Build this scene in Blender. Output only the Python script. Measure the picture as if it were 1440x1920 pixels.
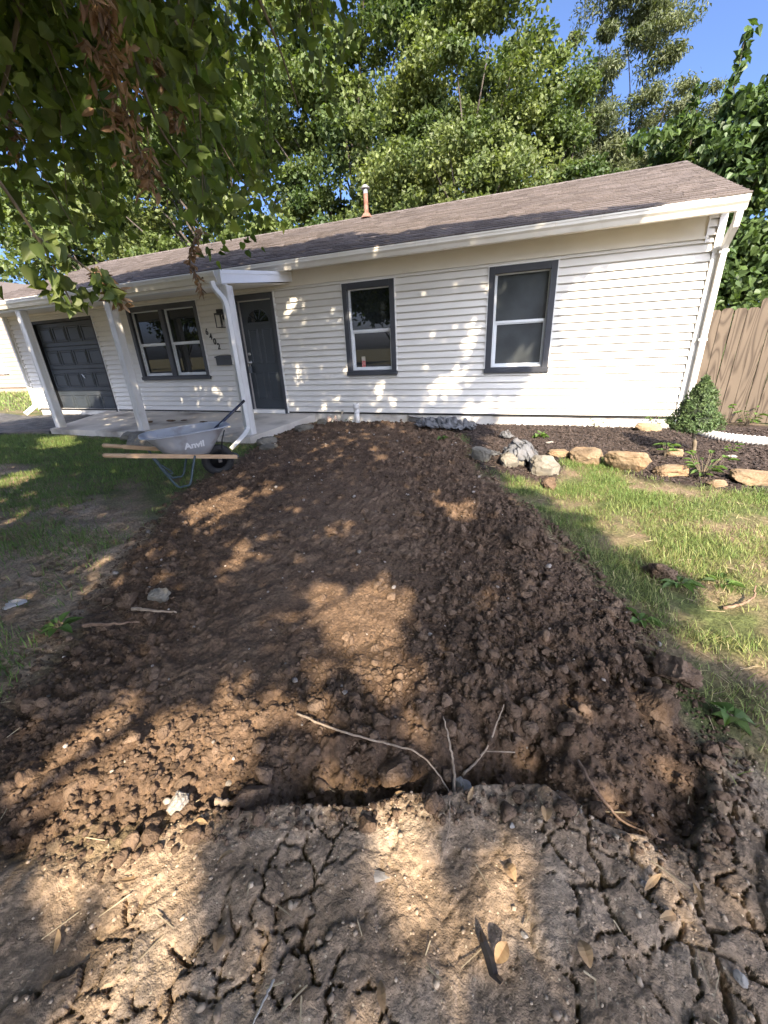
import bpy, math, random
import numpy as np
from mathutils import Vector, Matrix

random.seed(11); RNG = np.random.default_rng(11)
for o in list(bpy.data.objects): bpy.data.objects.remove(o)
SC = bpy.context.scene
COL = SC.collection

# ------------------------------------------------------------------ camera
cam_d = bpy.data.cameras.new('camera'); cam = bpy.data.objects.new('camera', cam_d); COL.objects.link(cam)
CAMP = Vector((0.0, -7.0, 1.327))
Rt = Vector((0.9320603, 0.3594323, -0.0455199)); Up = Vector((-0.0983069, 0.3718266, 0.9230822)); Bk = Vector((0.3487111, -0.8558933, 0.3818994))
m = Matrix((Rt, Up, Bk)).transposed().to_4x4(); m.translation = CAMP
cam.matrix_world = m
cam_d.sensor_fit = 'HORIZONTAL'; cam_d.sensor_width = 36.0; cam_d.lens = 752.0 / 1440.0 * 36.0
cam_d.clip_start = 0.05; cam_d.clip_end = 1500
SC.camera = cam
# ------------------------------------------------------------------ sky, sun, exposure
SUN_D = Vector((-0.53, 1.0, -0.85)).normalized()          # the way the light travels
EL = math.asin(-SUN_D.z); AZ = math.atan2(-SUN_D.x, -SUN_D.y)
W = bpy.data.worlds.new('World'); SC.world = W; W.use_nodes = True
wn = W.node_tree.nodes; wl = W.node_tree.links
sky = wn.new('ShaderNodeTexSky'); sky.sky_type = 'NISHITA'; sky.sun_disc = False
sky.sun_elevation = EL; sky.sun_rotation = AZ; sky.air_density = 0.40; sky.dust_density = 4.5; sky.ozone_density = 7.0
bg = wn['Background']; bg.inputs['Strength'].default_value = 0.15
wl.new(sky.outputs[0], bg.inputs[0])
sl = bpy.data.lights.new('sun', 'SUN'); sl.energy = 3.7; sl.angle = math.radians(0.55); sl.color = (1.0, 0.855, 0.665)
so = bpy.data.objects.new('sun', sl); COL.objects.link(so); so.rotation_euler = SUN_D.to_track_quat('-Z', 'Y').to_euler()
SC.view_settings.view_transform = 'Standard'; SC.view_settings.look = 'None'
SC.view_settings.exposure = 1.93; SC.view_settings.gamma = 1.0; SC.view_settings.use_curve_mapping = False
SC.render.engine = 'CYCLES'
SC.cycles.max_bounces = 6; SC.cycles.diffuse_bounces = 4; SC.cycles.transparent_max_bounces = 8
try: SC.cycles.use_denoising = True
except Exception: pass

# ------------------------------------------------------------------ data measured on the ground (metres)
DIG=[(-4.447,-0.266),(-3.806,-2.757),(-3.393,-4.161),(-2.917,-4.946),(-2.534,-5.517),(-2.235,-5.989),(-1.996,-6.330),(-1.813,-6.609),(-1.532,-6.769),(-1.392,-6.833),(-1.259,-6.745),(-1.168,-6.698),(-0.991,-6.576),(-0.940,-6.523),(-0.859,-6.451),(-0.767,-6.436),(-0.676,-6.366),(-0.553,-6.309),(-0.406,-6.257),(-0.304,-6.185),(-0.183,-6.175),(-0.076,-6.105),(0.020,-6.068),(0.100,-6.032),(0.178,-6.064),(0.266,-6.082),(0.349,-6.083),(0.476,-6.045),(0.547,-5.966),(0.647,-5.753),(0.582,-5.403),(0.438,-4.948),(0.253,-4.396),(-0.047,-3.718),(-0.583,-2.777),(-1.031,-1.312),(-1.611,-0.180)]
FRONT=[(-1.392,-6.833),(-1.259,-6.745),(-1.168,-6.698),(-0.991,-6.576),(-0.940,-6.523),(-0.859,-6.451),(-0.767,-6.436),(-0.676,-6.366),(-0.553,-6.309),(-0.406,-6.257),(-0.304,-6.185),(-0.183,-6.175),(-0.076,-6.105),(0.020,-6.068),(0.100,-6.032),(0.178,-6.064),(0.266,-6.082),(0.349,-6.083),(0.476,-6.045),(0.547,-5.966)]
MULCH=[(-1.132,-0.774),(-0.570,-2.674),(-0.243,-2.888),(0.162,-2.881),(0.280,-2.055),(0.580,-1.751),(0.870,-2.450),(1.107,-2.658),(1.336,-2.762),(1.628,-2.837),(2.077,-2.793),(6.000,-2.500),(6.000,0.600),(-2.600,0.600),(-2.300,-0.300)]
LITP=[1.0, 1.0, 1.0, 1.0, 1.0, 1.0, 1.0, 1.0, 1.0, 1.0, 1.0, 1.0, 1.0, 1.0, 1.0, 1.0, 1.0, 1.0, 1.0, 1.0, 1.0, 1.0, 1.0, 1.0, 1.0, 1.0, 1.0, 1.0, 1.0, 1.0, 1.0, 0.9]
LIT=[[(-1.476,-5.217),(-1.320,-5.216),(-1.146,-5.256),(-0.982,-5.157),(-0.874,-5.080),(-0.687,-5.172),(-0.672,-5.302),(-0.719,-5.342),(-0.664,-5.443),(-0.576,-5.564),(-0.510,-5.600),(-0.448,-5.687),(-0.449,-5.744),(-0.522,-5.712),(-0.618,-5.597),(-0.687,-5.600),(-0.821,-5.560),(-0.947,-5.463),(-1.065,-5.399),(-1.193,-5.329),(-1.333,-5.313)],
 [(-1.120,-6.070),(-1.077,-6.071),(-1.012,-6.133),(-0.995,-6.072),(-0.951,-6.138),(-0.880,-6.235),(-0.854,-6.311),(-0.889,-6.363),(-0.901,-6.424),(-0.888,-6.504),(-0.915,-6.560),(-1.034,-6.572),(-1.070,-6.483),(-1.061,-6.404),(-1.183,-6.362),(-1.333,-6.457),(-1.206,-6.512),(-1.114,-6.616),(-1.240,-6.629),(-1.378,-6.592),(-1.467,-6.546),(-1.511,-6.453),(-1.485,-6.347),(-1.432,-6.248),(-1.324,-6.239),(-1.240,-6.237),(-1.125,-6.320),(-1.060,-6.308),(-1.127,-6.198),(-1.066,-6.178)],
 [(-0.890,-5.978),(-0.879,-5.913),(-0.796,-6.005),(-0.735,-6.025),(-0.704,-6.015),(-0.696,-6.051),(-0.752,-6.057),(-0.832,-6.085),(-0.857,-6.066),(-0.848,-6.022)],
 [(-0.583,-6.154),(-0.529,-6.157),(-0.453,-6.191),(-0.422,-6.218),(-0.417,-6.271),(-0.472,-6.255),(-0.538,-6.201)],
 [(-0.401,-6.265),(-0.285,-6.241),(-0.215,-6.249),(-0.127,-6.279),(-0.086,-6.334),(-0.051,-6.384),(-0.079,-6.440),(-0.107,-6.492),(-0.094,-6.546),(-0.129,-6.559),(-0.180,-6.519),(-0.233,-6.485),(-0.279,-6.442),(-0.301,-6.384),(-0.351,-6.344)],
 [(-0.013,-6.346),(0.082,-6.370),(0.120,-6.389),(0.144,-6.440),(0.138,-6.461),(0.109,-6.443),(0.051,-6.464),(0.023,-6.424)],
 [(0.212,-5.940),(0.276,-5.927),(0.302,-5.982),(0.309,-6.047),(0.280,-6.058),(0.254,-6.017)],
 [(0.412,-5.622),(0.519,-5.612),(0.524,-5.705),(0.472,-5.767),(0.411,-5.744)],
 [(0.533,-6.098),(0.590,-6.064),(0.631,-6.113),(0.628,-6.183),(0.602,-6.253),(0.553,-6.251),(0.528,-6.197),(0.505,-6.159)],
 [(-1.255,-6.740),(-1.209,-6.665),(-1.163,-6.664),(-1.112,-6.755),(-1.094,-6.831),(-1.123,-6.863),(-1.186,-6.842)],
 [(-0.966,-6.739),(-0.851,-6.720),(-0.789,-6.741),(-0.808,-6.799),(-0.711,-6.835),(-0.767,-6.880),(-0.873,-6.903),(-0.921,-6.850),(-0.942,-6.797)],
 [(-0.850,-6.673),(-0.750,-6.660),(-0.603,-6.723),(-0.548,-6.766),(-0.548,-6.814),(-0.634,-6.846),(-0.695,-6.820),(-0.706,-6.752),(-0.780,-6.717)],
 [(-3.057,-4.210),(-2.958,-3.944),(-2.624,-4.024),(-2.496,-4.478),(-2.691,-4.652),(-2.985,-4.545)],
 [(-2.188,-4.835),(-1.970,-4.724),(-1.799,-4.952),(-1.896,-5.063),(-2.090,-4.948)],
 [(-2.959,-5.456),(-2.992,-5.252),(-2.843,-5.340),(-2.745,-5.508),(-2.820,-5.530)],
 [(-0.899,-3.593),(-0.640,-3.642),(-0.505,-3.740),(-0.527,-3.988),(-0.736,-3.851)],
 [(-2.456,-5.942),(-2.463,-5.809),(-2.258,-5.953),(-2.211,-6.052)],
 [(-4.570,-4.964),(-4.608,-4.602),(-4.261,-4.742),(-4.081,-5.148)],
 [(-8.852,-2.276),(-8.539,-1.983),(-7.572,-2.511),(-7.717,-2.856)],
 [(-1.474,-4.322),(-1.396,-4.301),(-1.298,-4.536),(-1.366,-4.536)],
 [(-1.445,-5.518),(-1.373,-5.469),(-1.296,-5.549),(-1.382,-5.576)],
 [(-6.168,-4.326),(-6.312,-3.890),(-5.926,-4.047),(-5.817,-4.451)],
 [(0.409,-5.810),(0.480,-5.806),(0.495,-5.879),(0.436,-5.881)],
 [(-1.002,2.120),(-1.046,2.387),(-0.823,2.578),(0.420,2.817),(2.238,-0.206),(0.039,-0.308),(-0.505,0.250),(-0.401,0.547),(-0.312,0.782),(-0.407,1.055),(-0.340,1.355),(-0.608,1.493)],
 [(-2.245,1.890),(-2.140,1.968),(-1.988,1.521),(-2.032,1.386)],
 [(-1.961,1.101),(-1.801,1.096),(-1.805,0.622),(-2.103,0.518),(-2.271,0.728)],
 [(-1.269,1.528),(-1.073,1.586),(-0.997,1.271),(-1.257,1.173)],
 [(-1.277,0.478),(-0.619,0.577),(-0.671,0.319),(-1.427,0.268)],
 [(-5.833,2.626),(-5.689,2.547),(-5.661,2.193),(-5.792,2.262)],
 [(-5.122,1.194),(-4.978,1.190),(-4.876,0.825),(-5.031,0.908)],
 [(-3.301,0.847),(-3.213,0.877),(-2.998,0.606),(-3.096,0.551)],
 [(-2.460,-3.887),(-2.493,-3.757),(-2.584,-3.660),(-2.711,-3.617),(-2.842,-3.641),(-2.946,-3.725),(-2.997,-3.849),(-2.983,-3.981),(-2.906,-4.091),(-2.787,-4.151),(-2.653,-4.146),(-2.538,-4.077),(-2.471,-3.962)]]
LITRIGHT=[(-0.786,-1.884),(-0.337,-2.998),(0.025,-3.306),(0.158,-3.722),(0.382,-3.877),(0.584,-4.442),(0.682,-4.194),(0.801,-4.476),(0.860,-4.662),(0.757,-4.895),(0.627,-5.025),(0.721,-5.136),(0.898,-5.203),(0.964,-5.363),(8.000,-5.600),(12.000,0.000),(12.000,12.000),(-0.900,1.200)]
SPRAYS=[(-1.86,-6.10,3.08,-1.94,-5.61,2.18),(-1.57,-6.30,2.56,-2.04,-5.76,2.08),(-2.97,-3.52,3.75,-3.33,-3.54,2.87),(-2.07,-5.82,3.21,-2.06,-5.35,2.50),(-2.47,-5.11,3.72,-2.61,-4.77,2.95),(-1.85,-5.40,2.67,-1.91,-5.42,2.21),(-1.12,-4.13,4.02,-1.53,-3.51,3.22),(-3.73,-4.58,3.95,-3.88,-4.57,3.28),(-1.86,-5.62,3.42,-1.90,-5.44,2.47),(-2.59,-5.48,3.93,-2.78,-4.95,3.22),(-2.61,-5.25,3.03,-3.16,-5.19,2.09),(-2.42,-4.97,3.19,-2.54,-4.57,2.75),(-1.59,-4.93,3.29,-2.01,-4.88,2.72),(-2.71,-3.82,3.42,-2.82,-3.48,2.61),(-2.41,-4.03,3.48,-2.51,-3.84,2.85),(-3.37,-4.26,3.65,-3.53,-4.20,2.78),(-2.66,-3.87,4.55,-2.90,-3.69,3.77),(-2.25,-4.27,3.42,-2.66,-4.05,2.64),(-3.18,-5.19,3.92,-3.26,-5.00,3.19),(-2.13,-6.24,2.69,-2.16,-5.77,2.24),(-2.13,-5.39,3.54,-2.45,-5.13,3.05),(-1.09,-4.81,4.16,-1.29,-4.20,3.31),(-1.44,-5.81,3.42,-1.72,-5.36,2.72),(-2.57,-5.07,2.84,-2.60,-4.82,2.15),(-2.18,-4.49,3.34,-2.67,-4.08,2.73),(-2.04,-5.10,3.52,-2.56,-5.09,2.81),(-3.03,-4.10,4.05,-3.28,-3.61,3.42),(-2.28,-5.47,2.66,-2.70,-5.39,2.30),(-2.64,-4.43,3.86,-2.73,-3.93,3.42),(-2.77,-4.02,3.15,-2.90,-3.72,2.60),(-2.19,-5.28,2.91,-2.59,-5.02,2.53),(-3.38,-4.99,3.96,-3.66,-4.30,3.14),(-2.70,-4.37,3.34,-2.94,-4.35,2.76),(-2.07,-5.64,2.89,-2.52,-4.99,2.04),(-2.09,-3.98,3.97,-2.58,-3.39,3.33),(-1.52,-5.10,2.82,-1.82,-5.01,2.43),(-3.55,-4.90,3.22,-3.52,-4.74,2.28),(-3.48,-5.13,3.54,-3.51,-4.65,2.63),(-2.05,-6.20,2.63,-2.38,-5.53,2.22),(-2.15,-4.62,3.77,-2.55,-4.58,3.34),(-1.96,-5.03,3.37,-2.48,-4.61,2.98),(-2.46,-4.38,3.31,-2.56,-4.24,2.65),(-3.30,-4.89,3.99,-3.36,-4.72,3.25),(-2.07,-6.19,2.98,-2.38,-5.67,2.11),(-1.23,-5.99,2.89,-1.62,-5.33,2.45),(-2.55,-5.27,4.07,-2.99,-4.67,3.35),(-2.62,-4.95,3.63,-2.77,-4.54,3.20),(-2.76,-4.56,2.81,-3.05,-4.41,2.22),(-1.40,-6.04,3.38,-1.89,-5.71,2.57),(-1.57,-5.56,3.66,-1.74,-5.15,2.79),(-2.07,-6.02,3.21,-2.19,-5.49,2.57),(-3.00,-3.21,3.51,-3.02,-3.01,2.98),(-2.09,-4.90,2.73,-2.06,-4.37,2.33),(-1.82,-5.21,3.17,-2.21,-5.05,2.73),(-3.15,-4.68,2.90,-3.36,-4.71,2.54),(-2.90,-4.29,4.36,-3.16,-3.86,3.95),(-2.78,-5.80,3.41,-2.77,-5.30,2.82),(-3.30,-4.40,4.46,-3.35,-4.08,3.87),(-1.29,-5.19,3.45,-1.57,-5.18,2.74),(-1.48,-3.93,3.99,-1.72,-3.66,3.41),(-2.23,-5.68,2.90,-2.25,-5.21,2.50),(-1.78,-4.85,2.54,-1.78,-4.33,2.14),(-1.49,-5.98,2.70,-1.86,-5.32,2.23),(-2.48,-5.08,3.47,-2.62,-4.94,2.78),(-2.55,-3.75,3.22,-2.73,-3.15,2.83),(-2.44,-5.43,3.40,-2.43,-5.30,2.71),(-2.13,-5.35,3.66,-2.59,-5.36,2.94),(-2.59,-5.42,3.45,-2.55,-5.16,2.61),(-1.20,-4.90,4.00,-1.58,-4.54,3.08),(-1.99,-3.50,4.60,-2.22,-3.12,3.98),(-1.28,-5.76,3.52,-1.57,-5.42,2.64),(-1.68,-5.58,3.53,-1.97,-5.15,2.73),(-3.32,-4.24,4.13,-3.77,-4.18,3.41),(-2.44,-5.25,3.58,-2.41,-4.68,3.17),(-2.75,-3.34,3.18,-2.89,-3.15,2.32),(-1.35,-5.41,2.42,-1.60,-5.15,1.96),(-2.05,-5.31,3.53,-2.23,-4.97,2.76),(-2.63,-3.52,3.64,-2.80,-3.27,2.88),(-1.48,-5.46,3.36,-1.64,-5.19,2.56),(-3.22,-4.47,3.44,-3.57,-4.49,2.56),(-2.57,-3.57,4.36,-2.67,-3.60,3.68),(-1.48,-5.24,3.76,-1.82,-5.21,2.87),(-2.20,-4.09,3.75,-2.48,-3.93,3.17),(-1.07,-4.16,3.55,-1.39,-4.14,3.10),(-1.37,-5.12,2.92,-1.66,-5.04,2.04),(-1.67,-4.26,3.63,-2.17,-3.78,3.11),(-2.48,-5.44,3.76,-2.79,-4.88,3.29),(-1.76,-3.86,4.81,-2.29,-3.40,3.95),(-2.35,-4.08,2.55,-2.81,-3.74,2.14),(-1.76,-6.08,3.46,-2.08,-5.46,2.66),(-0.95,-4.92,3.58,-1.02,-4.50,2.95),(-2.06,-4.41,2.87,-2.34,-3.99,2.45),(-1.89,-4.08,4.13,-2.05,-3.93,3.23),(-2.49,-4.62,3.77,-2.92,-4.35,3.24),(-1.87,-5.99,2.64,-2.07,-5.47,1.89),(-2.39,-5.46,3.46,-2.93,-5.17,2.88),(-1.73,-3.25,4.46,-1.69,-3.12,3.89),(-1.63,-5.28,3.04,-1.71,-5.31,2.42),(-2.64,-4.11,4.26,-3.00,-3.79,3.88),(-2.59,-4.71,3.09,-3.08,-4.49,2.36),(-2.21,-5.36,3.94,-2.68,-5.28,3.04),(-3.76,-5.02,3.13,-4.30,-4.49,2.53),(-3.17,-5.17,3.53,-3.20,-4.60,2.90),(-3.81,-5.34,4.02,-3.87,-4.65,3.17),(-3.79,-5.01,4.09,-3.76,-4.44,3.48),(-3.62,-4.79,3.43,-3.66,-4.48,2.49),(-1.99,-4.18,4.31,-2.16,-3.76,3.67),(-2.68,-5.44,3.27,-3.07,-4.84,2.63),(-3.21,-4.42,3.41,-3.20,-4.10,3.03),(-2.01,-5.20,3.62,-2.23,-4.99,2.71),(-3.08,-3.92,3.64,-3.60,-3.96,3.11),(-2.79,-5.50,2.53,-3.18,-5.19,1.95),(-1.42,-4.37,4.07,-1.71,-3.82,3.45),(-1.62,-6.11,3.17,-2.15,-5.61,2.66),(-2.26,-3.39,3.48,-2.59,-2.98,2.75),(-2.15,-5.54,3.35,-2.63,-4.97,2.92),(-2.29,-3.93,4.19,-2.53,-3.89,3.82),(-3.07,-4.02,3.80,-3.08,-3.37,3.04),(-2.63,-5.06,3.71,-3.11,-4.90,3.32),(-2.75,-4.11,2.72,-2.85,-3.63,2.37),(-1.42,-5.51,3.28,-1.94,-4.97,2.88),(-2.34,-5.11,3.82,-2.68,-4.54,3.39),(-2.29,-4.91,3.05,-2.78,-4.32,2.54),(-2.29,-4.75,3.59,-2.63,-4.36,2.77),(-1.37,-4.21,3.51,-1.53,-4.18,3.00),(-2.02,-5.74,2.68,-2.35,-5.68,1.98),(-2.14,-5.50,2.74,-2.33,-5.05,2.33),(-4.14,-5.26,3.02,-4.13,-4.78,2.56),(-1.55,-4.37,3.57,-1.63,-3.69,2.88),(-2.85,-4.51,4.15,-3.37,-4.16,3.73),(-3.15,-5.66,2.77,-3.26,-5.38,1.83),(-2.96,-4.13,4.54,-3.14,-3.91,3.64),(-2.27,-5.34,2.62,-2.26,-5.34,1.99),(-2.65,-4.21,3.85,-2.75,-3.87,3.04),(-1.95,-4.63,4.46,-2.34,-4.01,3.51),(-2.41,-5.17,3.43,-2.73,-5.12,2.98),(-1.56,-5.09,3.95,-1.73,-4.43,3.17),(-3.13,-5.37,3.18,-3.46,-5.03,2.31),(-1.85,-3.28,4.30,-1.88,-2.89,3.70),(-2.68,-2.89,3.60,-2.82,-2.83,2.86),(-2.17,-5.19,2.87,-2.56,-4.87,2.09),(-2.50,-4.32,3.11,-2.45,-4.21,2.30),(-2.58,-4.26,4.71,-3.04,-3.74,3.86),(-2.79,-4.82,3.80,-3.09,-4.68,3.15),(-1.95,-4.93,3.47,-2.26,-4.80,2.86)]
SUNTWIGS=[[(-1.641,-6.009,1.897),(-1.683,-5.925,1.788),(-1.724,-5.855,1.682),(-1.742,-5.820,1.585),(-1.750,-5.803,1.533)],[(-1.812,-5.830,1.762),(-1.768,-5.745,1.703),(-1.727,-5.671,1.626),(-1.720,-5.654,1.589)]]
DEADTWIGS=[[(-1.451,-5.621,2.459),(-1.529,-5.564,2.386),(-1.598,-5.493,2.295),(-1.661,-5.414,2.181),(-1.707,-5.319,2.041)],[(-1.732,-5.176,2.557),(-1.721,-5.124,2.493),(-1.732,-5.073,2.389),(-1.746,-5.060,2.340)],[(-2.069,-4.664,2.036),(-2.127,-4.691,1.950),(-2.162,-4.705,1.872),(-2.153,-4.678,1.787),(-2.152,-4.664,1.713)],[(-1.765,-5.649,1.680),(-1.757,-5.627,1.624),(-1.745,-5.598,1.556)],[(-2.187,-5.537,2.286),(-2.215,-5.531,2.207),(-2.241,-5.539,2.155)]]
BRANCHES=[[(-1.734,-5.200,2.986),(-1.749,-5.193,2.771),(-1.779,-5.199,2.524),(-1.807,-5.103,2.316),(-1.787,-4.940,2.156)],[(-1.576,-4.676,3.243),(-1.582,-4.534,3.052),(-1.549,-4.398,2.873),(-1.529,-4.268,2.653)],[(-1.812,-5.469,2.814),(-1.986,-5.484,2.590),(-2.174,-5.547,2.329),(-2.326,-5.657,2.116)],[(-1.978,-4.492,3.385),(-2.137,-4.446,3.157),(-2.239,-4.353,2.883),(-2.188,-4.166,2.600),(-2.106,-4.001,2.332)]]

# ------------------------------------------------------------------ helpers: materials
def nd(nt, t, **kw):
    n = nt.nodes.new(t)
    for k, v in kw.items():
        if k in n.inputs: n.inputs[k].default_value = v
        else: setattr(n, k, v)
    return n
MATS = {}
def mat(name, c1, c2=None, scale=6.0, detail=5.0, rough=0.6, metal=0.0, spec=0.5, bump=0.0, bscale=60.0, bdist=0.01,
        stretch=None, attr=None, trans=0.0, dirt=None, island=0.0, contrast=(0.35, 0.65), coat=0.0):
    """procedural material: two colours mixed by world-space noise, optional per-piece variation, bump, translucency, dirt"""
    if name in MATS: return MATS[name]
    M = bpy.data.materials.new(name); M.use_nodes = True; nt = M.node_tree; L = nt.links
    b = nt.nodes['Principled BSDF']; out = nt.nodes['Material Output']
    b.inputs['Roughness'].default_value = rough; b.inputs['Metallic'].default_value = metal
    b.inputs['Specular IOR Level'].default_value = spec; b.inputs['Coat Weight'].default_value = coat
    geo = nt.nodes.new('ShaderNodeNewGeometry'); vec = geo.outputs['Position']
    if stretch:
        mp = nt.nodes.new('ShaderNodeMapping'); mp.inputs['Scale'].default_value = stretch
        L.new(vec, mp.inputs['Vector']); vec = mp.outputs['Vector']
    col = None
    if c2 is not None:
        n1 = nd(nt, 'ShaderNodeTexNoise', Scale=scale, Detail=detail); L.new(vec, n1.inputs['Vector'])
        rp = nd(nt, 'ShaderNodeValToRGB'); rp.color_ramp.elements[0].position = contrast[0]; rp.color_ramp.elements[1].position = contrast[1]
        rp.color_ramp.elements[0].color = (*c1, 1); rp.color_ramp.elements[1].color = (*c2, 1)
        L.new(n1.outputs['Fac'], rp.inputs['Fac']); col = rp.outputs['Color']
    else:
        rgb = nt.nodes.new('ShaderNodeRGB'); rgb.outputs[0].default_value = (*c1, 1); col = rgb.outputs[0]
    if dirt:
        n3 = nd(nt, 'ShaderNodeTexNoise', Scale=dirt[1], Detail=6.0); L.new(geo.outputs['Position'], n3.inputs['Vector'])
        r3 = nd(nt, 'ShaderNodeMapRange'); r3.inputs['From Min'].default_value = dirt[2]; r3.inputs['From Max'].default_value = dirt[2] + 0.2
        r3.inputs['To Max'].default_value = dirt[3]; L.new(n3.outputs['Fac'], r3.inputs['Value'])
        mx = nd(nt, 'ShaderNodeMix', data_type='RGBA'); L.new(r3.outputs[0], mx.inputs[0]); L.new(col, mx.inputs[6]); mx.inputs[7].default_value = (*dirt[0], 1); col = mx.outputs[2]
    if attr or island:
        if attr:
            a = nt.nodes.new('ShaderNodeAttribute'); a.attribute_name = 'rnd'; fac = a.outputs['Fac']; amt = attr
        else:
            a = nt.nodes.new('ShaderNodeObjectInfo'); fac = a.outputs['Random']; amt = island
        mr = nd(nt, 'ShaderNodeMapRange'); mr.inputs['To Min'].default_value = 1 - amt; mr.inputs['To Max'].default_value = 1 + amt
        L.new(fac, mr.inputs['Value'])
        vm = nd(nt, 'ShaderNodeVectorMath', operation='SCALE'); L.new(col, vm.inputs[0]); L.new(mr.outputs[0], vm.inputs['Scale']); col = vm.outputs[0]
    L.new(col, b.inputs['Base Color'])
    if bump > 0:
        n2 = nd(nt, 'ShaderNodeTexNoise', Scale=bscale, Detail=6.0); L.new(vec, n2.inputs['Vector'])
        bp = nd(nt, 'ShaderNodeBump', Strength=bump, Distance=bdist); L.new(n2.outputs['Fac'], bp.inputs['Height']); L.new(bp.outputs[0], b.inputs['Normal'])
    if trans > 0:
        t = nt.nodes.new('ShaderNodeBsdfTranslucent'); L.new(col, t.inputs['Color'])
        g = nd(nt, 'ShaderNodeVectorMath', operation='MULTIPLY'); L.new(col, g.inputs[0]); g.inputs[1].default_value = (1.5, 1.6, 0.6); L.new(g.outputs[0], t.inputs['Color'])
        ms = nt.nodes.new('ShaderNodeMixShader'); ms.inputs[0].default_value = trans
        L.new(b.outputs[0], ms.inputs[1]); L.new(t.outputs[0], ms.inputs[2]); L.new(ms.outputs[0], out.inputs['Surface'])
    MATS[name] = M; return M

# ------------------------------------------------------------------ helpers: meshes and tags
def fast(name, V, F, material=None, smooth=False, attrs=None):
    """mesh from numpy arrays; F is (n,k)"""
    V = np.asarray(V, np.float32); F = np.asarray(F, np.int32); k = F.shape[1]
    me = bpy.data.meshes.new(name)
    me.vertices.add(len(V)); me.vertices.foreach_set('co', V.ravel())
    me.loops.add(F.size); me.loops.foreach_set('vertex_index', F.ravel())
    me.polygons.add(len(F)); me.polygons.foreach_set('loop_start', np.arange(0, F.size, k, dtype=np.int32))
    try: me.polygons.foreach_set('loop_total', np.full(len(F), k, np.int32))
    except Exception: pass
    me.polygons.foreach_set('use_smooth', np.full(len(F), bool(smooth)))
    for an, av in (attrs or {}).items():
        at = me.attributes.new(an, 'FLOAT', 'POINT'); at.data.foreach_set('value', np.asarray(av, np.float32))
    me.update(calc_edges=True); me.validate()
    if material: me.materials.append(material)
    return me
def link(name, me, parent=None, at=None):
    o = bpy.data.objects.new(name, me); COL.objects.link(o)
    if parent is not None:
        o.parent = parent
        if parent.get('_base') is not None: o.location = -Vector(parent['_base'])
    return o
def tag(o, label, cat, group=None):
    o['label'] = label; o['category'] = cat
    if group: o['group'] = group
    return o
def kind(o, k): o['kind'] = k; return o
def thing(name, label, cat, loc, group=None):
    e = bpy.data.objects.new(name, None); COL.objects.link(e); e.location = loc; e['_base'] = tuple(loc); e.empty_display_size = 0.1
    return tag(e, label, cat, group)
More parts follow.
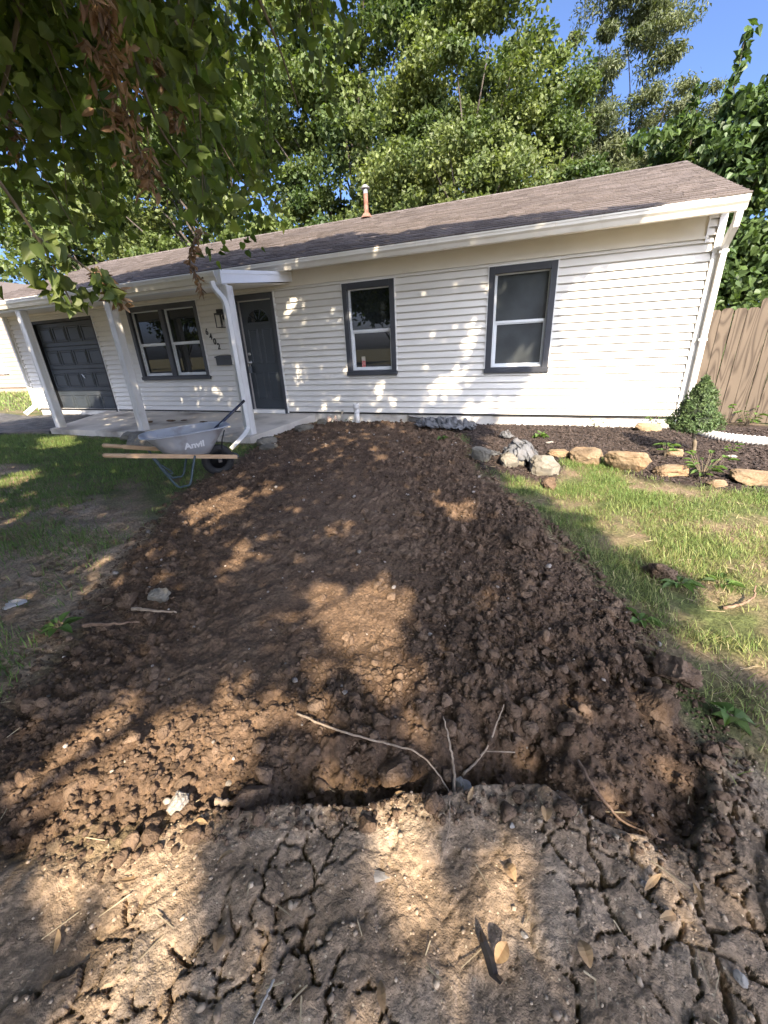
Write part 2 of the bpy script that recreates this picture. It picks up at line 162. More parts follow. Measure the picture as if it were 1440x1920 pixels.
class MB:
    def __init__(s): s.v = []; s.f = []
    def quad(s, a, b, c, d):
        n = len(s.v); s.v += [a, b, c, d]; s.f.append((n, n+1, n+2, n+3)); return s
    def poly(s, pts):
        n = len(s.v); s.v += list(pts); s.f.append(tuple(range(n, n+len(pts)))); return s
    def hexa(s, p):                                # 8 corners: bottom 4 then top 4
        n = len(s.v); s.v += [tuple(q) for q in p]
        for f in ((3,2,1,0),(4,5,6,7),(0,1,5,4),(1,2,6,5),(2,3,7,6),(3,0,4,7)): s.f.append(tuple(n+i for i in f))
        return s
    def box(s, x0, x1, y0, y1, z0, z1):
        return s.hexa([(x0,y0,z0),(x1,y0,z0),(x1,y1,z0),(x0,y1,z0),(x0,y0,z1),(x1,y0,z1),(x1,y1,z1),(x0,y1,z1)])
    def bevbox(s, x0, x1, y0, y1, z0, z1, b=0.01):  # box whose front (-y) face is chamfered
        n = len(s.v)
        s.v += [(x0,y1,z0),(x1,y1,z0),(x1,y1,z1),(x0,y1,z1),(x0,y0+b,z0),(x1,y0+b,z0),(x1,y0+b,z1),(x0,y0+b,z1),
                (x0+b,y0,z0+b),(x1-b,y0,z0+b),(x1-b,y0,z1-b),(x0+b,y0,z1-b)]
        for f in ((0,1,2,3),(0,4,5,1),(1,5,6,2),(2,6,7,3),(3,7,4,0),(4,8,9,5),(5,9,10,6),(6,10,11,7),(7,11,8,4),(8,11,10,9)): s.f.append(tuple(n+i for i in f))
        return s
    def extrude_x(s, prof, x0, x1, cap=True):      # closed (y,z) profile swept along x
        n = len(s.v); k = len(prof)
        s.v += [(x0, y, z) for y, z in prof] + [(x1, y, z) for y, z in prof]
        for i in range(k): j = (i+1) % k; s.f.append((n+i, n+j, n+k+j, n+k+i))
        if cap: s.f.append(tuple(n+i for i in range(k-1,-1,-1))); s.f.append(tuple(n+k+i for i in range(k)))
        return s
    def tube(s, path, rad, n=8, cap=True, prof=None):
        path = [Vector(p) for p in path]
        if not hasattr(rad, '__len__'): rad = [rad]*len(path)
        base = len(s.v); up = Vector((0,0,1)); prev = None
        for i, p in enumerate(path):
            t = (path[min(i+1, len(path)-1)] - path[max(i-1, 0)]).normalized()
            if prev is None:
                a = t.cross(up)
                if a.length < 1e-3: a = t.cross(Vector((1,0,0)))
                a.normalize()
            else:
                a = (prev - t*prev.dot(t)).normalized()
            prev = a; b = t.cross(a)
            if prof is None:
                for k in range(n):
                    w = 2*math.pi*k/n; s.v.append(tuple(p + (a*math.cos(w) + b*math.sin(w))*rad[i]))
            else:
                for (q, r) in prof: s.v.append(tuple(p + a*q*rad[i] + b*r*rad[i]))
        if prof is not None: n = len(prof)
        for i in range(len(path)-1):
            for k in range(n):
                j = (k+1) % n; s.f.append((base+i*n+k, base+i*n+j, base+(i+1)*n+j, base+(i+1)*n+k))
        if cap: s.f.append(tuple(base+k for k in range(n-1,-1,-1))); s.f.append(tuple(base+(len(path)-1)*n+k for k in range(n)))
        return s
    def mesh(s, name, material, smooth=False):
        me = bpy.data.meshes.new(name); me.from_pydata([tuple(p) for p in s.v], [], s.f); me.update()
        if smooth: me.polygons.foreach_set('use_smooth', [True]*len(me.polygons))
        if material: me.materials.append(material)
        return me
    def build(s, name, material, parent=None, smooth=False):
        return link(name, s.mesh(name, material, smooth), parent)
def bezier(pts, n=12):                             # Catmull-Rom through points
    P = [Vector(p) for p in pts]; P = [P[0]*2-P[1]] + P + [P[-1]*2-P[-2]]; out = []
    for i in range(1, len(P)-2):
        for k in range(n):
            t = k/n; a, b, c, d = P[i-1], P[i], P[i+1], P[i+2]
            out.append(0.5*((2*b) + (c-a)*t + (2*a-5*b+4*c-d)*t*t + (3*b-a-3*c+d)*t**3))
    out.append(P[-2]); return out
def text_mesh(name, s, size, material, extrude=0.002, offset=0.0):
    cu = bpy.data.curves.new(name, 'FONT'); cu.body = s; cu.size = size; cu.extrude = extrude; cu.offset = offset; cu.resolution_u = 3; cu.align_x = 'CENTER'
    o = bpy.data.objects.new(name, cu); COL.objects.link(o); dg = bpy.context.evaluated_depsgraph_get(); dg.update()
    me = bpy.data.meshes.new_from_object(o.evaluated_get(dg)); bpy.data.objects.remove(o); bpy.data.curves.remove(cu)
    me.name = name; me.materials.clear(); me.materials.append(material); return me

# ------------------------------------------------------------------ numpy noise
def _hash(ix, iy, seed):
    h = (ix.astype(np.int64)*374761393 + iy.astype(np.int64)*668265263 + seed*1274126177) & 0xffffffff
    h = ((h ^ (h >> 13)) * 1274126177) & 0xffffffff
    return ((h ^ (h >> 16)) & 0xffff) / 65535.0
def vnoise(x, y, seed=0):
    ix = np.floor(x); iy = np.floor(y); fx = x-ix; fy = y-iy; fx = fx*fx*(3-2*fx); fy = fy*fy*(3-2*fy)
    a = _hash(ix, iy, seed); b = _hash(ix+1, iy, seed); c = _hash(ix, iy+1, seed); d = _hash(ix+1, iy+1, seed)
    return (a*(1-fx)+b*fx)*(1-fy) + (c*(1-fx)+d*fx)*fy
def fbm(x, y, f, octv=4, seed=0):
    s = 0; a = 0.5; tot = 0
    for i in range(octv):
        s = s + a*vnoise(x*f, y*f, seed+i*17); tot += a; a *= 0.5; f *= 2.03
    return s/tot
def voro(x, y, f, seed=0):
    """F1, F2 and the id of the nearest cell"""
    X = x*f; Y = y*f; ix = np.floor(X); iy = np.floor(Y)
    f1 = np.full(X.shape, 9.0); f2 = np.full(X.shape, 9.0); cid = np.zeros(X.shape)
    for dx in (-1, 0, 1):
        for dy in (-1, 0, 1):
            gx = ix+dx; gy = iy+dy
            d = np.hypot(gx+_hash(gx, gy, seed)-X, gy+_hash(gx, gy, seed+91)-Y)
            h = _hash(gx, gy, seed+53); nb = d < f1
            f2 = np.where(nb, f1, np.minimum(f2, d)); cid = np.where(nb, h, cid); f1 = np.where(nb, d, f1)
    return f1, f2, cid
def inpoly(x, y, poly):
    c = np.zeros(x.shape, bool); n = len(poly)
    for i in range(n):
        x1, y1 = poly[i]; x2, y2 = poly[i-1]
        if y1 == y2: continue
        c ^= ((y1 > y) != (y2 > y)) & (x < (x2-x1)*(y-y1)/(y2-y1)+x1)
    return c
def pdist(x, y, pts, closed=True):
    d = np.full(x.shape, 1e9); n = len(pts)
    for i in range(n if closed else n-1):
        x1, y1 = pts[i]; x2, y2 = pts[(i+1) % n]; ex, ey = x2-x1, y2-y1; L2 = ex*ex+ey*ey+1e-12
        t = np.clip(((x-x1)*ex+(y-y1)*ey)/L2, 0, 1); d = np.minimum(d, np.hypot(x-x1-t*ex, y-y1-t*ey))
    return d
def sdist(x, y, poly):                             # positive inside
    d = pdist(x, y, poly); return np.where(inpoly(x, y, poly), d, -d)
def sstep(a, b, v): t = np.clip((v-a)/(b-a), 0, 1); return t*t*(3-2*t)

# ------------------------------------------------------------------ terrain
def trodden(x, y):
    return np.maximum(sstep(1.0, 0.3, np.hypot((x+1.3+0.25*(y+5))/1.15, (y+4.6)/2.0)), 0.8*sstep(1.0, 0.4, np.hypot((x+1.15)/0.65, (y+6.25)/0.4)))
def terrain(x, y, fine=True):
    """height and the weights of dug soil, mulch, crust"""
    x = np.asarray(x, float); y = np.asarray(y, float)
    wob = (fbm(x, y, 3.0, 3, 5)-0.5)
    dfr = pdist(x, y, FRONT, False); kf = np.exp(-(dfr/0.30)**2)*sstep(-1.15, -0.75, x)   # closeness to the cut edge in front
    sd = sdist(x, y, DIG) + wob*(0.22-0.14*kf)
    sm = sdist(x, y, MULCH) + wob*0.25
    wd = sstep(-0.07+0.055*kf, 0.07-0.05*kf, sd); wm = sstep(-0.06, 0.06, sm)*(1-wd)
    crust = (1-wd)*(1-wm)*sstep(-0.25, 0.05, -(y+5.75+0.28*(x-0.1)) + wob*0.25 + 0.16*sstep(0.35, 0.75, x))
    h = (fbm(x, y, 0.9, 3, 2)-0.5)*0.05 + (fbm(x, y, 5.0, 3, 8)-0.5)*0.025
    h = np.where(y > -0.4, h*0.3, h)
    # dug soil: clumped, with a low rim of thrown earth and a drop at the cut edge
    if fine:
        f1, f2, ci = voro(x+(fbm(x, y, 20, 2, 29)-0.5)*0.05, y+(fbm(x, y, 20, 2, 30)-0.5)*0.05, 9.0, 3); g1, g2, gi = voro(x, y+wob*0.04, 17.0, 9); e1, e2, ei = voro(x, y, 36.0, 15)
        lump = np.clip(1-f1*1.5, 0, 1)**1.5*ci*0.032 + np.clip(1-g1*1.25, 0, 1)*gi**2*0.034 + np.clip(1-e1*1.2, 0, 1)*ei**1.5*0.022 + (fbm(x, y, 30, 3, 27)-0.5)*0.030 + np.abs(fbm(x, y, 13, 3, 28)-0.5)*0.06
        rough = sstep(0.25, 0.65, fbm(x, y, 1.7, 3, 33))
        smooth_patch = np.maximum(sstep(1.0, 0.3, np.hypot((x+1.3+0.25*(y+5))/1.15, (y+4.6)/2.0)), 0.8*sstep(1.0, 0.4, np.hypot((x+1.15)/0.65, (y+6.25)/0.4)))   # trodden middle
        lump = lump*(0.40+0.75*rough)*(1-0.52*smooth_patch)
    else: lump = 0.02
    rim = np.exp(-((sd-0.28)/0.26)**2)*0.030*sstep(-6.0, -5.4, y)
    drop = (0.3+0.7*sstep(-1.1, -0.7, x))*np.exp(-(dfr/0.17)**2)*(0.055 + 0.075*sstep(0.42, 0.62, fbm(x, y, 2.2, 2, 61))*sstep(-1.5, -1.15, x))
    mound = 0.05*np.exp(-((x+2.4)/1.1)**2-((y+0.7)/1.2)**2)
    h = h + wd*(lump + rim - 0.01 - drop + mound + (fbm(x, y, 11, 3, 21)-0.5)*0.03)
    # crust: plates parted by drying cracks
    if fine:
        wx = x + (fbm(x, y, 6, 3, 41)-0.5)*0.13 + (fbm(x, y, 28, 2, 43)-0.5)*0.03; wy = y + (fbm(x, y, 6, 3, 44)-0.5)*0.13 + (fbm(x, y, 28, 2, 45)-0.5)*0.03
        a1, a2, ai = voro(wx*1.1, wy, 5.2, 71); b1, b2, bi = voro(wx, wy, 11.5, 75)
        ca = np.clip(1-(a2-a1)/(0.013+0.026*fbm(x, y, 5, 2, 78)), 0, 1)*sstep(0.45, 0.60, fbm(x, y, 3.4, 2, 77)+0.06); cb = np.clip(1-(b2-b1)/0.07, 0, 1)*sstep(0.52, 0.66, fbm(x, y, 4.0, 2, 79))
        crack = np.maximum(ca, 0.7*cb)
        plate = (ai-0.5)*0.022 + (bi-0.5)*0.008 + (1-np.clip((a2-a1)*2.2, 0, 1))*-0.006
        h = h + crust*(0.012 + plate - 0.034*sstep(0.05, 0.6, crack) + (fbm(x, y, 22, 4, 81)-0.5)*0.012 + (fbm(x, y, 70, 2, 83)-0.5)*0.006 + (fbm(x, y, 7, 2, 84)-0.5)*0.024)
        h = h + wm*((fbm(x, y, 38, 3, 51)-0.5)*0.045 + 0.02) + (1-wd)*(1-wm)*(1-crust)*((fbm(x, y, 14, 3, 55)-0.5)*0.02)
    return h, wd, wm, crust
GX = None
def Hz(x, y):
    h, *_ = terrain(np.atleast_1d(x), np.atleast_1d(y)); return h if np.ndim(x) else float(h[0])

def axis(parts):
    out = []
    for a, b, s in parts: out.append(np.arange(a, b-1e-9, s))
    out.append(np.array([parts[-1][1]])); return np.concatenate(out)
xs = axis([(-220,-60,40),(-60,-20,8),(-20,-8,1.0),(-8,-5,0.12),(-5,-3.4,0.034),(-3.4,-1.75,0.017),(-1.75,1.25,0.0058),(1.25,2.8,0.026),(2.8,6,0.2),(6,30,4),(30,220,38)])
ys = axis([(-220,-60,40),(-60,-14,4),(-14,-7.6,0.4),(-7.6,-6.95,0.02),(-6.95,-5.95,0.0056),(-5.95,-4.2,0.014),(-4.2,-1.8,0.025),(-1.8,0.3,0.036),(0.3,2,0.3),(2,30,4),(30,220,38)])
gx, gy = np.meshgrid(xs, ys); sh = gx.shape
near = ((gx > -9) & (gx < 6.5) & (gy > -9) & (gy < 1.5)).ravel()
h = np.zeros(gx.size); wd = np.zeros(gx.size); wm = np.zeros(gx.size); wc = np.zeros(gx.size)
h[near], wd[near], wm[near], wc[near] = terrain(gx.ravel()[near], gy.ravel()[near])
fade = sstep(-9, -8, gx.ravel())*sstep(6.5, 5, gx.ravel())*sstep(-9, -8.4, gy.ravel())*sstep(1.5, 0.8, gy.ravel()); h *= fade
# the ground is cut out under the drive and porch slab
V = np.stack([gx.ravel(), gy.ravel(), h], 1)
idx = np.arange(gx.size).reshape(sh)
F = np.stack([idx[:-1,:-1], idx[:-1,1:], idx[1:,1:], idx[1:,:-1]], -1).reshape(-1, 4)
fw = [w[F].mean(1) for w in (wd, wm, wc)]
region = np.where(fw[0] > 0.5, 1, np.where(fw[1] > 0.5, 2, np.where(fw[2] > 0.5, 3, 0)))

def ground_material():
    M = bpy.data.materials.new('ground_soil'); M.use_nodes = True; nt = M.node_tree; L = nt.links; b = nt.nodes['Principled BSDF']
    pos = nt.nodes.new('ShaderNodeNewGeometry').outputs['Position']
    def noise(s, d=6): n = nd(nt, 'ShaderNodeTexNoise', Scale=s, Detail=d); L.new(pos, n.inputs['Vector']); return n.outputs['Fac']
    def ramp(fac, stops):
        r = nd(nt, 'ShaderNodeValToRGB'); e = r.color_ramp.elements
        while len(e) < len(stops): e.new(0.5)
        for q, (p, c) in zip(e, stops): q.position = p; q.color = (*c, 1)
        L.new(fac, r.inputs['Fac']); return r.outputs['Color']
    def mix(f, a, c): n = nd(nt, 'ShaderNodeMix', data_type='RGBA'); L.new(f, n.inputs[0]); L.new(a, n.inputs[6]); L.new(c, n.inputs[7]); return n.outputs[2]
    def att(n): a = nt.nodes.new('ShaderNodeAttribute'); a.attribute_name = n; return a.outputs['Fac']
    lawn = ramp(noise(2.6), [(0.36, (0.235, 0.175, 0.115)), (0.48, (0.165, 0.145, 0.075)), (0.58, (0.10, 0.120, 0.042))])
    dig = ramp(noise(5.5, 8), [(0.30, (0.074, 0.047, 0.030)), (0.50, (0.120, 0.078, 0.050)), (0.70, (0.21, 0.142, 0.092))])
    dry_lit = ramp(noise(7, 8), [(0.30, (0.155, 0.102, 0.066)), (0.52, (0.228, 0.155, 0.102)), (0.70, (0.31, 0.222, 0.15))])  # dry trodden soil, its colour also raised to brighten the sun patches there
    dig = mix(att('dry'), dig, dry_lit)
    grit = ramp(noise(55, 4), [(0.42, (0.62, 0.60, 0.58)), (0.60, (1.15, 1.1, 1.05))])
    crust = ramp(noise(4.2, 8), [(0.32, (0.24, 0.175, 0.115)), (0.52, (0.34, 0.255, 0.175)), (0.68, (0.42, 0.335, 0.245))])
    mulch = ramp(noise(46, 5), [(0.34, (0.026, 0.019, 0.016)), (0.52, (0.055, 0.040, 0.033)), (0.70, (0.10, 0.078, 0.066))])
    c = mix(att('crust'), lawn, crust); c = mix(att('dig'), c, dig); c = mix(att('mulch'), c, mulch)
    mm = nd(nt, 'ShaderNodeMix', data_type='RGBA', blend_type='MULTIPLY'); mm.inputs[0].default_value = 0.75; L.new(c, mm.inputs[6]); L.new(grit, mm.inputs[7])
    # pale grit: tiny seeds and pebbles pressed in the crust
    vo = nd(nt, 'ShaderNodeTexVoronoi', Scale=62.0); L.new(pos, vo.inputs['Vector'])
    lt = nd(nt, 'ShaderNodeMath', operation='LESS_THAN'); L.new(vo.outputs['Distance'], lt.inputs[0]); lt.inputs[1].default_value = 0.16
    sel = nd(nt, 'ShaderNodeSeparateColor'); L.new(vo.outputs['Color'], sel.inputs[0])
    g2 = nd(nt, 'ShaderNodeMath', operation='GREATER_THAN'); L.new(sel.outputs[0], g2.inputs[0]); g2.inputs[1].default_value = 0.62
    mu = nd(nt, 'ShaderNodeMath', operation='MULTIPLY'); L.new(lt.outputs[0], mu.inputs[0]); L.new(g2.outputs[0], mu.inputs[1])
    mu2 = nd(nt, 'ShaderNodeMath', operation='MULTIPLY'); L.new(mu.outputs[0], mu2.inputs[0]); L.new(att('crust'), mu2.inputs[1])
    rgb = nt.nodes.new('ShaderNodeRGB'); rgb.outputs[0].default_value = (0.55, 0.45, 0.31, 1)
    fin = mix(mu2.outputs[0], mm.outputs[2], rgb.outputs[0])
    L.new(fin, b.inputs['Base Color']); b.inputs['Roughness'].default_value = 0.92; b.inputs['Specular IOR Level'].default_value = 0.25
    s = nd(nt, 'ShaderNodeMath', operation='ADD'); L.new(noise(70, 8), s.inputs[0])
    k = nd(nt, 'ShaderNodeMath', operation='MULTIPLY'); L.new(noise(240, 4), k.inputs[0]); k.inputs[1].default_value = 0.35; L.new(k.outputs[0], s.inputs[1])
    bp = nd(nt, 'ShaderNodeBump', Strength=0.8, Distance=0.014); L.new(s.outputs[0], bp.inputs['Height']); L.new(bp.outputs[0], b.inputs['Normal'])
    return M
GM = ground_material()
for ri, nm in enumerate(('ground', 'dug_soil', 'mulch_bed', 'cracked_soil')):
    f = F[region == ri]; u, inv = np.unique(f, return_inverse=True)
    me = fast(nm, V[u], inv.reshape(f.shape), GM, smooth=True, attrs={'dig': wd[u], 'mulch': wm[u], 'crust': wc[u], 'dry': np.clip(trodden(V[u, 0], V[u, 1])*0.5+0.45*(fbm(V[u, 0], V[u, 1], 3.0, 3, 310)-0.3), 0, 1)})  # the dry weight also lightens the trodden middle for its sun patches
    kind(link(nm, me), 'structure')
# ------------------------------------------------------------------ materials
m_siding = mat('vinyl_siding', (0.66, 0.635, 0.575), (0.72, 0.695, 0.635), scale=1.3, rough=0.45, spec=0.35, bump=0.06, bscale=30, stretch=(0.3, 1, 3), island=0.02, dirt=((0.50, 0.46, 0.38), 2.2, 0.60, 0.35))
m_trimw = mat('white_trim', (0.76, 0.75, 0.72), (0.70, 0.69, 0.65), scale=2.5, rough=0.4, dirt=((0.45, 0.42, 0.36), 3.0, 0.60, 0.5))
m_gutter = mat('cream_gutter', (0.72, 0.68, 0.60), (0.66, 0.62, 0.53), scale=2.0, rough=0.35, dirt=((0.40, 0.37, 0.30), 3.0, 0.58, 0.5))
m_frieze = mat('cream_frieze', (0.78, 0.73, 0.62), (0.73, 0.68, 0.57), scale=2.0, rough=0.55, dirt=((0.40, 0.35, 0.26), 2.0, 0.60, 0.4))
m_char = mat('charcoal_paint', (0.040, 0.043, 0.050), (0.055, 0.058, 0.067), scale=3.0, rough=0.42, bump=0.05)
m_slate = mat('slate_door_paint', (0.030, 0.037, 0.044), (0.040, 0.049, 0.057), scale=2.0, rough=0.40, dirt=((0.10, 0.10, 0.10), 3.0, 0.58, 0.5))
m_black = mat('black_metal', (0.012, 0.012, 0.013), rough=0.4)
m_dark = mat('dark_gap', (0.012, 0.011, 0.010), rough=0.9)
m_vinyl = mat('window_vinyl', (0.72, 0.74, 0.74), (0.64, 0.66, 0.66), scale=5, rough=0.35)
sh_kw = dict(scale=70, rough=0.92, spec=0.2, bump=0.5, bscale=220, bdist=0.003, detail=2, dirt=((0.085, 0.073, 0.070), 0.7, 0.50, 0.45))
m_shing = mat('asphalt_shingle', (0.112, 0.094, 0.086), (0.172, 0.147, 0.134), attr=0.22, **sh_kw)
m_shing_o = mat('asphalt_shingle_piece', (0.112, 0.094, 0.086), (0.172, 0.147, 0.134), island=0.22, **sh_kw)
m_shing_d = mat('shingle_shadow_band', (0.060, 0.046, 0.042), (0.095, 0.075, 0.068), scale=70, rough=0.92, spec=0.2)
m_conc = mat('concrete', (0.58, 0.52, 0.44), (0.68, 0.625, 0.54), scale=2.2, rough=0.9, bump=0.35, bscale=45, dirt=((0.13, 0.11, 0.09), 1.3, 0.52, 0.75))
m_found = mat('painted_foundation', (0.66, 0.63, 0.57), (0.56, 0.53, 0.47), scale=4, rough=0.85, bump=0.4, bscale=40, dirt=((0.22, 0.17, 0.13), 3.5, 0.54, 0.7))
m_steel = mat('brushed_nickel', (0.55, 0.54, 0.52), rough=0.28, metal=1.0)
m_rust = mat('rusty_flue', (0.17, 0.075, 0.045), (0.30, 0.17, 0.12), scale=9, rough=0.8, metal=0.2, bump=0.3, bscale=60)
m_galv = mat('galvanised_cap', (0.50, 0.50, 0.49), (0.36, 0.35, 0.33), scale=18, rough=0.5, metal=0.7)
m_plastic = mat('white_pvc', (0.74, 0.73, 0.70), (0.66, 0.63, 0.57), scale=6, rough=0.4, dirt=((0.22, 0.15, 0.10), 7, 0.60, 0.6))
def glass(name, base, rough, spec=0.9):
    M = mat(name, base, tuple(v*1.5 for v in base), scale=2.5, rough=rough, spec=spec); return M
m_glass = glass('window_glass', (0.010, 0.012, 0.013), 0.015, 0.7)
m_screen = glass('screened_glass', (0.045, 0.050, 0.052), 0.13, 0.7)

# ------------------------------------------------------------------ house
XL, XR = -12.75, 1.80; ZB = 0.20; COURSE = 0.1016; ZF = 2.39; ZS = 2.665; RY, RZ = 3.2, 4.06; EY, EZ = -0.45, 2.70; DEPTH = 6.4
slope = (RZ-EZ)/(RY-EY)
house = thing('house', 'long low single-storey house with cream siding, brown shingle roof and dark window trim', 'house', (-5.5, 0, 0))
H = house
# core behind the siding, so that no light leaks
core = MB(); core.box(XL+0.01, XR-0.01, 0.16, DEPTH, ZB-0.02, ZS-0.02)
core.box(XL+0.01, -12.2, 0.006, 0.16, ZB-0.02, ZS-0.02)
for a, b in ((-9.70, -8.50), (-6.71, -5.64), (-4.89, -3.33), (-2.55, -0.885), (-0.105, XR-0.01)): core.box(a, b, 0.006, 0.16, ZB-0.02, ZS-0.02)
for a, b, z0, z1 in ((-8.50, -6.71, 0.92, 2.25), (-3.33, -2.55, 0.93, 2.25), (-0.885, -0.105, 0.93, 2.25)):
    core.box(a, b, 0.006, 0.16, ZB-0.02, z0); core.box(a, b, 0.006, 0.16, z1, ZS-0.02)
core.box(-5.64, -4.89, 0.006, 0.16, 2.26, ZS-0.02); core.box(-12.2, -9.70, 0.006, 0.16, 2.25, ZS-0.02)
core.build('wall_core', mat('wall_core', (0.35, 0.33, 0.30), rough=0.9), H)
OPEN = [(-3.41, -2.47, 0.85, 2.33), (-0.965, -0.025, 0.85, 2.33), (-8.58, -6.63, 0.845, 2.33), (-5.72, -4.81, 0.0, 2.335), (-12.2, -9.70, 0.0, 2.26)]
def board(x0, x1, za, zb, full=True):
    p = 0.031
    b = MB(); g = min(0.015, (zb-za)*0.3); b.extrude_x([(-p, za), (-p-0.0015, za+0.006), (-0.012, zb-g), (0.004, zb-g+0.001), (0.004, zb), (0.0052, zb), (0.0052, za), (-p+0.006, za)], x0, x1); return b
z = ZB; row = 0
while z < ZF-0.005:
    za, zb = z, min(z+COURSE, ZF)
    cuts = sorted(set([XL+0.04, XR-0.005] + [v for o in OPEN for v in o[:2] if o[3] > za+0.001 and o[2] < zb-0.001]))
    for a, b in zip(cuts, cuts[1:]):
        mid = (a+b)/2; op = [o for o in OPEN if o[0] < mid < o[1] and o[3] > za+0.001 and o[2] < zb-0.001]
        if not op: board(a+0.001, b-0.001, za, zb).build('siding_board', m_siding, H)
        else:
            o = op[0]
            if o[2] > za+0.01: board(a+0.001, b-0.001, za, o[2]).build('siding_board', m_siding, H)
            if o[3] < zb-0.01: board(a+0.001, b-0.001, o[3], zb).build('siding_board', m_siding, H)
    z += COURSE; row += 1
# right gable siding, course by course
z = ZB
while z < RZ-0.15:
    za, zb = z, z+COURSE
    zr = za+0.05; y0 = max(0.0, EY + (zr-EZ+0.06)/slope + 0.02) if zr > ZS else 0.0
    b = MB(); n = 0.012
    b.hexa([(XR-0.006, y0, za), (XR+n, y0, za), (XR+n, 2*RY-y0, za), (XR-0.006, 2*RY-y0, za), (XR-0.006, y0, zb), (XR+0.003, y0, zb), (XR+0.003, 2*RY-y0, zb), (XR-0.006, 2*RY-y0, zb)])
    b.build('siding_board', m_siding, H); z += COURSE
MB().hexa([(XL, 0.01, ZB), (XL+0.04, 0.01, ZB), (XL+0.04, DEPTH, ZB), (XL, DEPTH, ZB), (XL, 0.01, ZS), (XL+0.04, 0.01, ZS), (XL+0.04, DEPTH, ZS), (XL, DEPTH, ZS)]).build('end_wall', m_siding, H)
for s, x in ((0, XL), (1, XR)):       # triangular gable fill
    MB().poly([(x-0.012*s, 0.02, ZS-0.03), (x-0.012*s, DEPTH-0.02, ZS-0.03), (x-0.012*s, RY, RZ-0.12)]).build('gable_fill', m_siding, H)
fr = MB(); fr.box(XL+0.02, XR-0.14, -0.012, 0.004, ZF+0.004, ZS-0.004); fr.extrude_x([(-0.037, ZF-0.012), (-0.037, ZF+0.016), (-0.012, ZF+0.02), (0.003, ZF+0.02), (0.003, ZF-0.012)], XL+0.02, XR-0.12); fr.build('frieze_board', m_frieze, H)
for i in range(3): board(XR-0.135, XR-0.006, ZF+0.02+i*0.088, ZF+0.02+(i+1)*0.088).build('siding_board', m_siding, H)
MB().box(XR-0.150, XR-0.136, -0.038, 0.003, ZF-0.06, ZS-0.003).build('frieze_end_trim', m_trimw, H)
MB().box(XL, XR, 0.012, 0.16, -0.25, ZB-0.004).box(XR-0.15, XR-0.004, 0.16, DEPTH, -0.25, ZB-0.004).build('foundation', m_found, H)
ct = MB(); ct.box(XR-0.004, XR+0.032, -0.044, 0.05, ZB-0.02, ZS-0.003); ct.box(XR-0.045, XR-0.0045, -0.044, -0.034, ZB-0.02, ZS-0.003); ct.build('corner_trim', m_trimw, H)
MB().box(XL-0.03, XL+0.04, -0.042, 0.05, ZB-0.02, ZS-0.003).build('corner_trim', m_trimw, H)
MB().box(XL+0.04, XR, -0.014, 0.003, ZB-0.03, ZB-0.003).build('starter_strip', m_dark, H)
# soffit with vent slots, fascia, gutter
MB().box(XL-0.05, XR+0.06, EY+0.11, -0.0005, ZS, ZS+0.012).build('soffit', m_frieze, H)
vs = MB(); x = -4.25
while x < XR-0.2: vs.box(x, x+0.013, -0.070, -0.024, ZS-0.0025, ZS-0.0005); x += 0.068
kind(vs.build('soffit_vent_slots', m_dark, H), 'stuff')
MB().box(XL-0.06, XR+0.07, EY+0.085, EY+0.11, ZS-0.03, EZ-0.005).build('fascia', m_gutter, H)
def gutter(x0, x1, yb, zt, name='gutter', hgt=0.135, dep=0.115):
    g = MB(); y = yb
    prof = [(y, zt-hgt), (y-dep*0.62, zt-hgt), (y-dep*0.70, zt-hgt+0.02), (y-dep*0.80, zt-hgt*0.62), (y-dep*0.99, zt-hgt*0.42), (y-dep, zt-0.022), (y-dep*1.05, zt-0.02), (y-dep*1.05, zt), (y-dep*0.9, zt),
            (y-dep*0.9, zt-hgt*0.4), (y-dep*0.62, zt-hgt+0.03), (y-dep*0.55, zt-hgt+0.008), (y-0.006, zt-hgt+0.008), (y-0.006, zt-0.01), (y, zt-0.01)]
    g.extrude_x(prof, x0, x1); return g
gt = gutter(XL-0.1, XR+0.085, EY+0.085, EZ-0.008).build('gutter', m_gutter, H)
for x in (-3.2, -1.95, -0.1, 0.42): MB().box(x, x+0.006, EY-0.040, EY-0.034, EZ-0.07, EZ-0.010).build('gutter_seam', m_frieze, gt)
# gutter guard pieces that stick up near the right end
MB().hexa([(1.05, EY-0.03, EZ-0.005), (1.50, EY-0.03, EZ-0.005), (1.50, EY+0.10, EZ+0.045), (1.05, EY+0.10, EZ+0.020), (1.05, EY-0.03, EZ-0.001), (1.50, EY-0.03, EZ-0.001), (1.50, EY+0.10, EZ+0.049), (1.05, EY+0.10, EZ+0.024)]).build('gutter_guard', m_trimw, gt)
